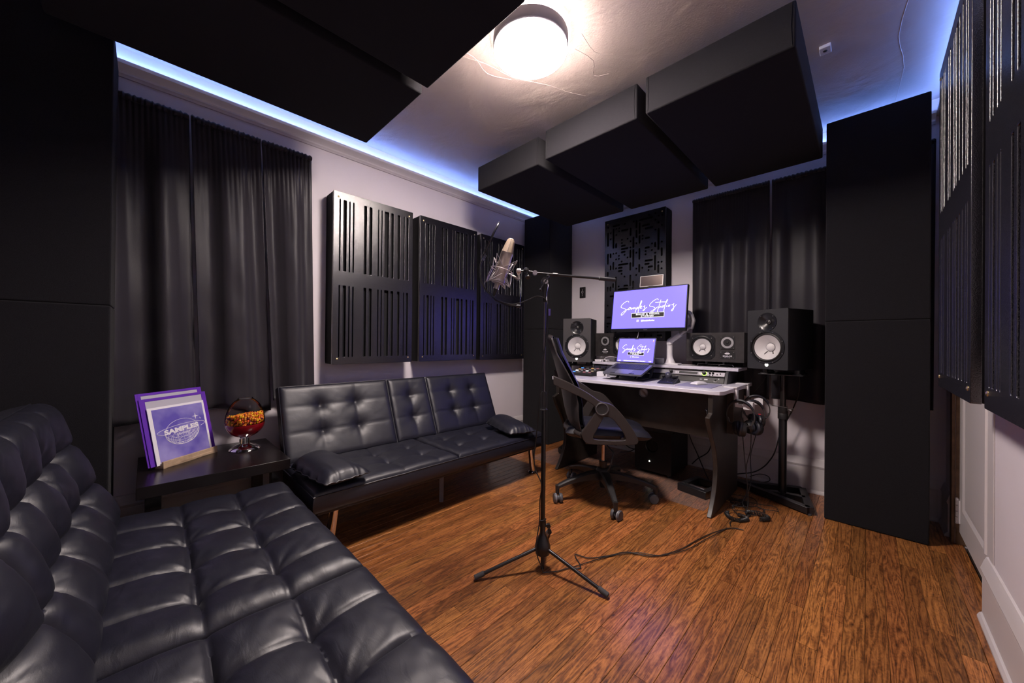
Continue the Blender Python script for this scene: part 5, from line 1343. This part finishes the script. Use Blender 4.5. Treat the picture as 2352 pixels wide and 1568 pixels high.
def monitor_speaker(label, loc, rz, tint):
    t = thing('studio_speaker', label, 'speaker', loc, rz, None)
    w_, d_, h_ = .25, .275, .39
    hollow(-w_ / 2, w_ / 2, .0126, d_, 0, h_).obj('cabinet', mat('speaker_side', (.010, .010, .012), .6, bump=(500, .3, 2)), t, bevel=.003)
    cut_board('baffle', rrect(-w_ / 2, w_ / 2, 0, h_, .006, 3), [circ(0, .143, .097, 48)[::-1], circ(0, .308, .055, 40)[::-1]], .012, tint, t, frame((0, .0065, 0), (1, 0, 0), (0, 0, 1)), .0008)
    woofer(t, 0, .143, .109, blackmet, -.0008, .042)
    F_ = frame((0, -.0008, .308), (1, 0, 0), (0, 0, 1))
    G().lathe([(.061, 0), (.060, .0025), (.056, .002), (.044, -.005), (.028, -.014), (.016, -.020)], 48, F_, cap=False).obj('tweeter_horn', blackmet, t)
    G().lathe([(.016, -.020), (.015, -.014), (.010, -.010), (0, -.008)], 28, F_, cap=False).obj('tweeter_dome', blackpl, t)
    gr_ = G()
    for k in range(8): gr_.tube([F_ @ Vector((.0145 * math.cos(k * PI / 4), .0145 * math.sin(k * PI / 4), -.014)), F_ @ Vector((.006 * math.cos(k * PI / 4), .006 * math.sin(k * PI / 4), -.0055))], .0006, 4)
    gr_.tube([F_ @ Vector((.0145 * math.cos(k * PI / 8), .0145 * math.sin(k * PI / 8), -.0135)) for k in range(16)], .0008, 4, closed=True); gr_.obj('tweeter_guard', steel, t)
    for k in range(8):
        a = R(22.5 + 45 * k)
        G().lathe([(.0038, .0058), (.003, .0072), (0, .0074)], 10, frame((.1035 * math.cos(a), -.0008, .143 + .1035 * math.sin(a)), (1, 0, 0), (0, 0, 1))).obj('screw', steel, t)
    for k in range(4):
        a = R(45 + 90 * k)
        G().lathe([(.0035, .002), (.0028, .0036), (0, .0038)], 10, frame((.053 * math.cos(a), -.0008, .308 + .053 * math.sin(a)), (1, 0, 0), (0, 0, 1))).obj('screw', steel, t)
    em_ = G(); F2 = frame((0, -.0012, .028), (1, 0, 0), (0, 0, 1)); em_.lathe([(.0105, 0), (.010, .0015), (0, .0017)], 28, F2)
    em_.obj('round_emblem', mat('lit_emblem', (.8, .8, .7), .4, emit=(1, 1, .85), estr=.8), t)
    e2 = G()
    for k in range(3):
        a = R(90 + 120 * k); e2.tube([F2 @ Vector((0, 0, .002)), F2 @ Vector((.007 * math.cos(a), .007 * math.sin(a), .002))], .0007, 4)
    e2.obj('emblem_lines', blackpl, t)
    return t
monitor_speaker('tall black speaker with a white woofer on the stand left of the desk', (-1.865, 2.722, .862), R(21), mat('baffle_brown_grey', (.05, .046, .048), .5, bump=(500, .3, 3)))
monitor_speaker('tall black speaker with a white woofer on the right-hand floor stand', (-.469, 2.850, .872), R(-21.7), spk_blk)
ashm = mat('black_ash', (.030, .026, .027), .45, bump=(90, .3, 4), mottle=(25, .3))
def small_speaker(label, x0, y, z, woof_left):
    w_, h_, d_ = .382, .212, .19
    t = thing('horizontal_speaker', label, 'speaker', (x0 + w_ / 2, y, z), 0, None)
    sg = -1 if woof_left else 1
    wx, tx = .080 * sg, -.088 * sg
    hollow(-w_ / 2, w_ / 2, .0106, d_, 0, h_, .009).obj('cabinet', ashm, t, bevel=.002)
    cut_board('baffle', rrect(-w_ / 2, w_ / 2, 0, h_, .003, 2), [circ(wx, .108, .076, 44)[::-1], circ(tx, .140, .028, 30)[::-1]], .010, ashm, t, frame((0, .0055, 0), (1, 0, 0), (0, 0, 1)), .0006)
    G_ = frame((0, -.001, 0), (1, 0, 0), (0, 0, 1)); c_ = .026
    oct_ = [(wx - .088 + c_, .018), (wx + .088 - c_, .018), (wx + .088, .018 + c_), (wx + .088, .198 - c_), (wx + .088 - c_, .198), (wx - .088 + c_, .198), (wx - .088, .198 - c_), (wx - .088, .018 + c_)]
    cut_board('woofer_plate', oct_, [circ(wx, .108, .078, 44)[::-1]], .003, blackmet, t, frame((0, -.0022, 0), (1, 0, 0), (0, 0, 1)), .0006)
    woofer(t, wx, .108, .083, blackmet, -.0038, .022)
    for k in range(4):
        a = R(45 + 90 * k); G().lathe([(.004, 0), (.003, .0016), (0, .0018)], 10, frame((wx + .093 * math.cos(a) * .98, -.004, .108 + .093 * math.sin(a) * .98), (1, 0, 0), (0, 0, 1))).obj('screw', steel, t)
    G().prism(rrect(tx - .047, tx + .047, .093, .187, .006), 0, .003, G_).obj('tweeter_plate', blackpl, t)
    F_ = frame((tx, -.0042, .140), (1, 0, 0), (0, 0, 1))
    G().lathe([(.040, 0), (.040, .0015), (.026, .0018), (.026, -.001)], 40, F_, cap=False).obj('tweeter_ring', silver, t)
    G().lathe([(.026, .001), (.024, -.001), (.018, -.006), (.010, -.008)], 32, F_, cap=False).obj('tweeter_surround', blackmet, t)
    G().lathe([(.0125, -.006), (.010, .0), (.005, .003), (0, .0035)], 24, F_, cap=False).obj('tweeter_dome', blackpl, t)
    for sx in (-1, 1):
        for sy in (-1, 1): G().lathe([(.0032, 0), (.0025, .0014), (0, .0016)], 8, frame((tx + .040 * sx, -.0042, .140 + .040 * sy), (1, 0, 0), (0, 0, 1))).obj('screw', steel, t)
    G().prism(rrect(tx - .050, tx + .050, .022, .080, .010), 0, .0015, G_).obj('badge_plate', blackpl, t)
    for sx in (-1, 1):
        for sy in (-1, 1): G().lathe([(.0024, 0), (.002, .001), (0, .0012)], 8, frame((tx + .041 * sx, -.0028, .051 + .020 * sy), (1, 0, 0), (0, 0, 1))).obj('screw', steel, t)
    L_ = frame((tx, -.0028, .061), (1, 0, 0), (0, 0, 1)); s_ = G()
    s_.prism([(.018 * math.cos(k * PI / 12), .0052 * math.sin(k * PI / 12)) for k in range(24)], 0, .0006, L_)
    s_.tube([L_ @ Vector((.009 * math.cos(k * PI / 10), .002 + .0085 * math.sin(k * PI / 10), .0004)) for k in range(11)], .0009, 4)
    s_.obj('saucer_emblem', print_w, t)
    text_obj('lettering', 'CLA-10', .0145, print_w, t, frame((tx, -.003, .043), (1, 0, 0), (0, 0, 1)), .0002, 1.0, 1.25, bold=.0004)
    text_obj('lettering', 'ACTIVE', .0065, print_w, t, frame((tx, -.003, .0315), (1, 0, 0), (0, 0, 1)), .0002, 1.35, 1.3)
    return t
small_speaker('wide horizontal speaker with its white cone on the left, on a low wire stand', -.994, 2.925, .904, True)
small_speaker('wide horizontal speaker behind the laptop, white cone on its right side', -1.815, 2.955, .9125, False)
def speaker_bracket(label, x, y, z):
    t = thing('desktop_speaker_stand', label, 'speaker stand', (x, y, SZ), 0, None); h = z - SZ
    G().bx(-.115, .115, -.07, .07, h - .022, h - .018).obj('top_plate', blackmet, t, bevel=.001)
    for px_ in (-.06, .055): G().tube([(px_, -.06, h - .018), (px_, -.06, h - .001)], .007, 12).obj('pad', rubber, t)
    for px_ in (-.06, .055): G().tube([(px_, .05, h - .018), (px_, .05, h - .001)], .007, 12).obj('pad', rubber, t)
    G().tube([(.01, 0, .004), (.01, 0, h - .021)], .006, 12).obj('post', steel, t)
    G().prism(rrect(-.09, .09, -.05, .06, .01), .0005, .005, Matrix.Identity(4)).obj('foot_plate', blackmet, t)
    w__ = G(); w__.tube([(-.115, -.07, h - .020), (-.118, -.072, h - .030)], .0016, 5); w__.tube([(.115, -.07, h - .020), (.122, -.074, h - .034)], .0016, 5); w__.obj('bent_lip', steel, t)
speaker_bracket('low metal stand under the horizontal speaker on the right of the shelf', -.80, 3.01, .904)
# floor stands
def floor_stand(label, x, y, rz, ztop, bx_):
    t = thing('speaker_floor_stand', label, 'speaker stand', (x, y, 0), rz)
    G().prism(rrect(-.12, .12, -.13, .13, .01), ztop - .036, ztop - .030, Matrix.Identity(4)).obj('top_plate', blackmet, t, bevel=.001)
    for px_, py_ in ((-.085, -.095), (.085, -.095), (-.085, .095), (.085, .095)):
        G().tube([(px_, py_, ztop - .030), (px_, py_, ztop - .024), (px_, py_, ztop - .023), (px_, py_, ztop - .001)], [.026, .026, .019, .019], 18).obj('isolation_foot', blackpl, t)
    G().tube([(0, 0, .55), (0, 0, ztop - .036)], .0165, 20).obj('upper_pole', mat('pole_bronze', (.05, .042, .04), .25, .7), t)
    G().tube([(0, 0, .03), (0, 0, .60)], .023, 22).obj('lower_pole', blackmet, t)
    G().tube([(0, 0, z_) for z_ in (.535, .537, .572, .575, .578, .618, .620)], [.024, .0285, .0285, .027, .0285, .0265, .024], 24).obj('pole_collar', blackpl, t)
    kb = G(); kb.tube([(.026, -.005, .600), (.05, -.012, .600)], .008, 12); kb.tube([(-.06, -.024, .622), (.0, -.026, .619), (.065, -.022, .612)], .0022, 6); kb.tube([(.03, -.006, .600), (.03, -.024, .616)], .003, 6); kb.obj('locking_pin', steel, t)
    A, B, C_ = [Vector((*p, .028)) for p in bx_]
    def bar(p, q, wd=.021):
        d = (q - p).normalized(); n_ = Vector((-d.y, d.x, 0)) * wd; g = G()
        vs = [v + Vector((0, 0, z_)) for z_ in (-.020, .020) for v in (p - n_, q - n_, q + n_, p + n_)]
        g.add(vs, [(0, 1, 2, 3), (7, 6, 5, 4), (0, 4, 5, 1), (1, 5, 6, 2), (2, 6, 7, 3), (3, 7, 4, 0)]); return g
    bar(A, B).obj('base_bar', blackmet, t, bevel=.002); bar(B, C_).obj('base_bar', blackmet, t, bevel=.002); bar(C_, A).obj('base_bar', blackmet, t, bevel=.002)
    m_ = (A + B) / 2 * .3; bar(Vector((0, 0, .028)), (B + C_) / 2, .018).obj('cross_bar', blackmet, t, bevel=.002); bar(Vector((0, 0, .028)), A * .6 + B * .4, .018).obj('cross_bar', blackmet, t, bevel=.002)
    for v in (A, B, C_): G().tube([(v.x, v.y, 0), (v.x, v.y, .009)], .012, 10).obj('rubber_foot', rubber, t)
    return t
floor_stand('black speaker stand with a triangular base beside the felt column at right', -.402, 3.000, 0, .871, ((-.27, .03), (.155, -.165), (.085, .19)))
floor_stand('black speaker stand at the left end of the desk behind the chair', -1.920, 2.880, R(21), .861, ((-.16, .19), (.035, -.19), (-.17, -.10)))
# subwoofer
sb = thing('subwoofer', 'black floor-standing subwoofer with a small white light under the desk', 'subwoofer', (-1.21, 2.82, .003), 0)
cut_board('front_baffle', rrect(-.145, .145, .018, .335, .004), [circ(-.005, .215, .048, 36)[::-1]], .014, blackpl, sb, frame((0, .0075, 0), (1, 0, 0), (0, 0, 1)), .001)
G().bx(-.145, .145, .015, .36, .018, .335).obj('cabinet', mat('sub_black', (.010, .009, .010), .45), sb, bevel=.002)
G().lathe([(.050, .0), (.050, .002), (.046, .0), (.040, -.014)], 36, frame((-.005, 0, .215), (1, 0, 0), (0, 0, 1)), cap=False).obj('port_flare', mat('port_gloss', (.02, .02, .02), .2), sb)
for sx in (-1, 1):
    for y in (.03, .33): G().tube([(.12 * sx, y, 0), (.12 * sx, y, .018)], .016, 12).obj('foot', rubber, sb)
G().lathe([(.0048, 0), (.004, .003), (0, .004)], 14, frame((-.022, 0, .095), (1, 0, 0), (0, 0, 1))).obj('power_light', led_w, sb)
fb = thing('floor_frame', 'low open black metal frame on the mat inside the right desk leg', 'metal frame', (-.83, 2.74, .0035), R(-12))
for x0, x1, y0, y1 in ((-.10, .10, -.12, -.085), (-.10, .10, .10, .13), (-.10, -.065, -.085, .10), (.065, .10, -.085, .10)):
    G().bx(x0, x1, y0, y1, .0, .048).obj('bar', blackmet, fb, bevel=.002)
G().bx(-.065, .065, -.03, -.01, .01, .03).obj('inner_bar', steel, fb, bevel=.002)

# ------------------------------------------------------------------ headphone hangers and headphones
def hanger(label, y, zb):
    t = thing('headphone_hanger', label, 'hanger', (-.598, y, DZ))
    G().bx(-.060, .016, -.026, .026, .0004, .007).obj('top_clamp', whitepl, t, bevel=.001)
    G().bx(-.038, .004, -.020, .020, -.031, -.0245).obj('under_clamp', whitepl, t, bevel=.001)
    G().bx(.004, .015, -.018, .018, zb - DZ - .002, .0002).obj('post', whitepl, t, bevel=.001)
    G().bx(.004, .050, -.016, .016, zb - DZ - .018, zb - DZ - .002).obj('arm', whitepl, t, bevel=.001)
    G().bx(.050, .100, -.024, .024, zb - DZ - .026, zb - DZ + .020).obj('end_block', whitepl, t, bevel=.001)
hanger('white headphone hanger clamped nearest the front corner of the desk', 2.63, .655)
hanger('white headphone hanger clamped further back on the desk end', 2.93, .652)
def headphones(label, loc, rz, W_, H_, lean_, tint):
    t = thing('headphones', label, 'headphones', loc, rz)
    band = smooth_path([(-W_ * .62, 0, -H_ * .98), (-W_, 0, -H_ * .72), (-W_ * 1.02, 0, -H_ * .40), (-W_ * .72, 0, -.022), (-W_ * .25, 0, -.001), (W_ * .25, 0, -.001), (W_ * .72, 0, -.022), (W_ * 1.02, 0, -H_ * .40), (W_, 0, -H_ * .72), (W_ * .62, 0, -H_ * .98)], 6)
    n = len(band)
    G().tube([p + Vector((0, -.002, .010)) for p in band[int(n * .26):int(n * .74) + 1]], [.0060 + .0030 * math.sin(PI * k / max(1, int(n * .48))) for k in range(int(n * .74) + 1 - int(n * .26))], 10).obj('padded_headband', leather, t)
    G().tube(band, .0032, 8).obj('headband_wire', mat('band_grey', tint, .4, .3), t)
    for sg in (-1, 1):
        c = Vector((W_ * .34 * sg, -.004 - .012 * sg, -H_ * 1.02 - .005)); axd = Vector((1 * sg, .35 - .5 * (sg < 0), -.16)).normalized(); F_ = frame(c, axd.orthogonal(), axd.cross(axd.orthogonal()), axd)
        G().lathe([(0, .018), (.026, .017), (.038, .012), (.043, .002), (.043, -.007), (.034, -.009)], 28, F_).obj('ear_cup', blackpl, t)
        pdg = G(); pdg.tube([F_ @ Vector((.034 * math.cos(k * PI / 12), .034 * math.sin(k * PI / 12), -.016 + .0012 * (k % 2))) for k in range(24)], .012, 9, closed=True); pdg.obj('ear_pad', leather, t)
        G().tube([F_ @ Vector((0, .037, .0)), Vector((W_ * .8 * sg, 0, -H_ * .86)), Vector((W_ * .97 * sg, 0, -H_ * .66))], [.005, .004, .005], 8).obj('yoke', mat('band_grey', tint, .4, .3), t)
        G().lathe([(.020, .0145), (.018, .0165), (.013, .0165), (.012, .015)], 24, F_, cap=False).obj('cup_ring', mat('teal_grey', (.10, .14, .16), .35, .4), t)
    return t
h1 = headphones('black studio headphones hanging in front on the nearest white hanger', (-.560, 2.590, .672), R(-8), .074, .155, 0, (.055, .05, .05))
h2 = headphones('black headphones on the rear white hanger, half hidden by the front pair', (-.535, 2.905, .674), R(14), .072, .150, 0, (.04, .04, .04))
G().bx(.010, .024, -.032, -.028, -.110, -.104).obj('red_mark', mat('red_mark', (.6, .03, .05), .5), h2)
h3 = headphones('smaller black headphones hung closest to the desk, below the front hanger', (-.515, 2.700, .664), R(28), .060, .150, 0, (.06, .055, .05))

def cable(label, pts, r, m=blackpl, n=6, group=None, name='cable'):
    P = smooth_path(pts, n); c0 = P[len(P) - 1]; o_ = Vector((c0.x, c0.y, 0))
    o = G().tube([p - o_ for p in P], r, 7).obj(name, m); o.location = o_
    tag(o, label, 'cable', group); return o
cable('black headphone lead hanging straight from the front headphones', [(-.545, 2.58, .50), (-.540, 2.585, .40), (-.530, 2.60, .25), (-.522, 2.62, .12), (-.520, 2.60, .03), (-.52, 2.56, .008), (-.47, 2.58, .006)], .0026)
cable('black lead hanging from the rear headphones to the floor pile', [(-.52, 2.90, .505), (-.53, 2.86, .42), (-.545, 2.80, .30), (-.53, 2.74, .16), (-.55, 2.68, .05), (-.60, 2.60, .008), (-.56, 2.52, .006)], .0026)
cable('black lead hanging from the smallest headphones into the pile', [(-.510, 2.63, .49), (-.515, 2.64, .38), (-.538, 2.65, .26), (-.535, 2.66, .12), (-.55, 2.62, .04), (-.50, 2.55, .006), (-.53, 2.47, .006), (-.56, 2.38, .006), (-.545, 2.325, .006)], .0026)
def coil(label, c, r, n, rz, tw, ra=.0095):
    """a thick coiled lead bent into an open ring on the floor"""
    pts = []; turns = n
    for k in range(turns * 8 + 1):
        f_ = k / (turns * 8); a = rz + tw * f_; b = 2 * PI * k / 8
        rr_ = r * (1 + .10 * math.sin(3 * a)); cc = Vector((c[0] + rr_ * math.cos(a), c[1] + rr_ * .8 * math.sin(a), ra + .003))
        rad = Vector((math.cos(a), .8 * math.sin(a), 0)).normalized()
        pts.append(cc + rad * (ra * math.cos(b)) + Vector((0, 0, ra * math.sin(b))))
    t = thing('coiled_cable', label, 'cable', (c[0], c[1], 0))
    G().tube([p - t.location for p in pts], .0019, 5).obj('coil', blackpl, t)
    e = pts[0] - t.location; d = Vector((math.cos(rz), math.sin(rz), 0)).cross(Vector((0, 0, 1)))
    G().tube([e, e + d * .018], .0055, 10).obj('plug_sleeve', blackpl, t); G().tube([e + d * .018, e + d * .045], [.0033, .0028], 10).obj('gold_plug', brass, t)
coil('coiled black lead with a gold plug in front of the desk leg', (-.550, 2.462, 0), .052, 46, R(150), R(300))
coil('thick coiled black lead lying further right in the floor pile', (-.462, 2.560, 0), .050, 34, R(200), R(-270), .011)
coil('coiled black lead at the back of the pile beside the stand base', (-.590, 2.700, 0), .045, 30, R(250), R(280))
for k, (cx_, cy_, r_, sq) in enumerate(((-.50, 2.66, .055, .7), (-.58, 2.78, .07, .8), (-.44, 2.74, .06, .7), (-.54, 2.56, .05, .8))):
    lb = ('loose loop of thin black cable, second from the front of the floor pile', 'loose cable loop on the floor between desk leg and wall', 'loose cable loop lying against the stand base', 'loose cable loop lying over the front coiled lead')[k]
    pr2 = random.Random(k + 40)
    cable(lb, [(cx_ + r_ * math.cos(a) * (1 + pr2.uniform(-.15, .15)), cy_ + r_ * sq * math.sin(a), .006 + .010 * abs(math.sin(a * 1.5)) + (.018 if k == 3 else 0)) for a in [R(30 * j + k * 50) for j in range(15)]], .0022, n=4)
cable('thick black power cable sweeping from the right speaker down behind the desk leg', [(-.33, 3.10, .86), (-.33, 3.12, .72), (-.37, 3.16, .58), (-.434, 3.17, .42), (-.468, 3.17, .27), (-.503, 3.17, .19), (-.542, 3.16, .135), (-.60, 3.15, .09), (-.70, 3.13, .055), (-.80, 3.10, .012)], .0042)
cable('thin cable dropping behind the desk end beside the right curtain', [(-.590, 3.14, .95), (-.595, 3.15, .86), (-.602, 3.14, .80), (-.625, 3.13, .66)], .0022)
cable('thin slanted cable under the right speaker plate', [(-.48, 2.98, .835), (-.53, 3.06, .76), (-.60, 3.13, .66), (-.64, 3.15, .56)], .002)
cable('loop of black cable standing up behind the floor stand base', [(-.62, 3.16, .05), (-.56, 3.16, .085), (-.51, 3.17, .08), (-.50, 3.17, .05), (-.545, 3.14, .032), (-.60, 3.12, .012)], .003)
cable('black cable arc hanging under the desk in front of the baseboard', [(-1.0, 3.16, .50), (-.93, 3.16, .44), (-.88, 3.17, .32), (-.90, 3.17, .18), (-.98, 3.16, .10), (-1.02, 3.15, .05)], .0042)
cable('black cable running from the desk underside to the floor frame', [(-1.05, 2.98, .60), (-1.045, 3.02, .45), (-1.00, 3.05, .28), (-.95, 3.05, .17), (-.88, 2.98, .08), (-.82, 2.90, .03)], .0042)
cable('slanting black cable just left of the right desk leg', [(-.82, 3.12, .50), (-.78, 3.12, .40), (-.74, 3.12, .27), (-.70, 3.12, .16)], .0038)
for k, pts in enumerate((((-1.60, 3.10, .40), (-1.55, 3.12, .22), (-1.48, 3.12, .14), (-1.40, 3.13, .20), (-1.38, 3.13, .34)), ((-1.66, 3.10, .30), (-1.58, 3.08, .12), (-1.46, 3.08, .09), (-1.38, 3.10, .16)), ((-1.50, 3.14, .36), (-1.46, 3.14, .16), (-1.52, 3.12, .06), (-1.62, 3.08, .03)))):
    cable(('cable loop behind the subwoofer, seen under the chair seat, highest', 'cable loop behind the subwoofer, seen under the chair seat, lowest', 'cable falling to the floor behind the chair column')[k], list(pts), .004)
pw = thing('wall_plug', 'pale plug adapter in the back wall outlet below the headphones', 'plug', (-.66, YB, .395))
G().bx(-.038, .038, -.008, 0, -.06, .06).obj('outlet_plate', whitepl, pw, bevel=.002)
G().bx(-.024, .024, -.052, -.0085, -.030, .026).obj('adapter', whitepl, pw, bevel=.006, seg=3)
cable('thin white lead drooping from the wall plug', [(-.66, 3.235, .36), (-.665, 3.20, .31), (-.72, 3.18, .26), (-.80, 3.19, .27), (-.87, 3.20, .30)], .0018, whitepl)
cable('pale cable from the monitor down behind the laptop', [(-1.365, 2.893, 1.13), (-1.368, 2.89, 1.10), (-1.375, 2.88, 1.06), (-1.378, 2.875, 1.02), (-1.372, 2.88, .97), (-1.36, 2.90, .91)], .0028, whitepl)
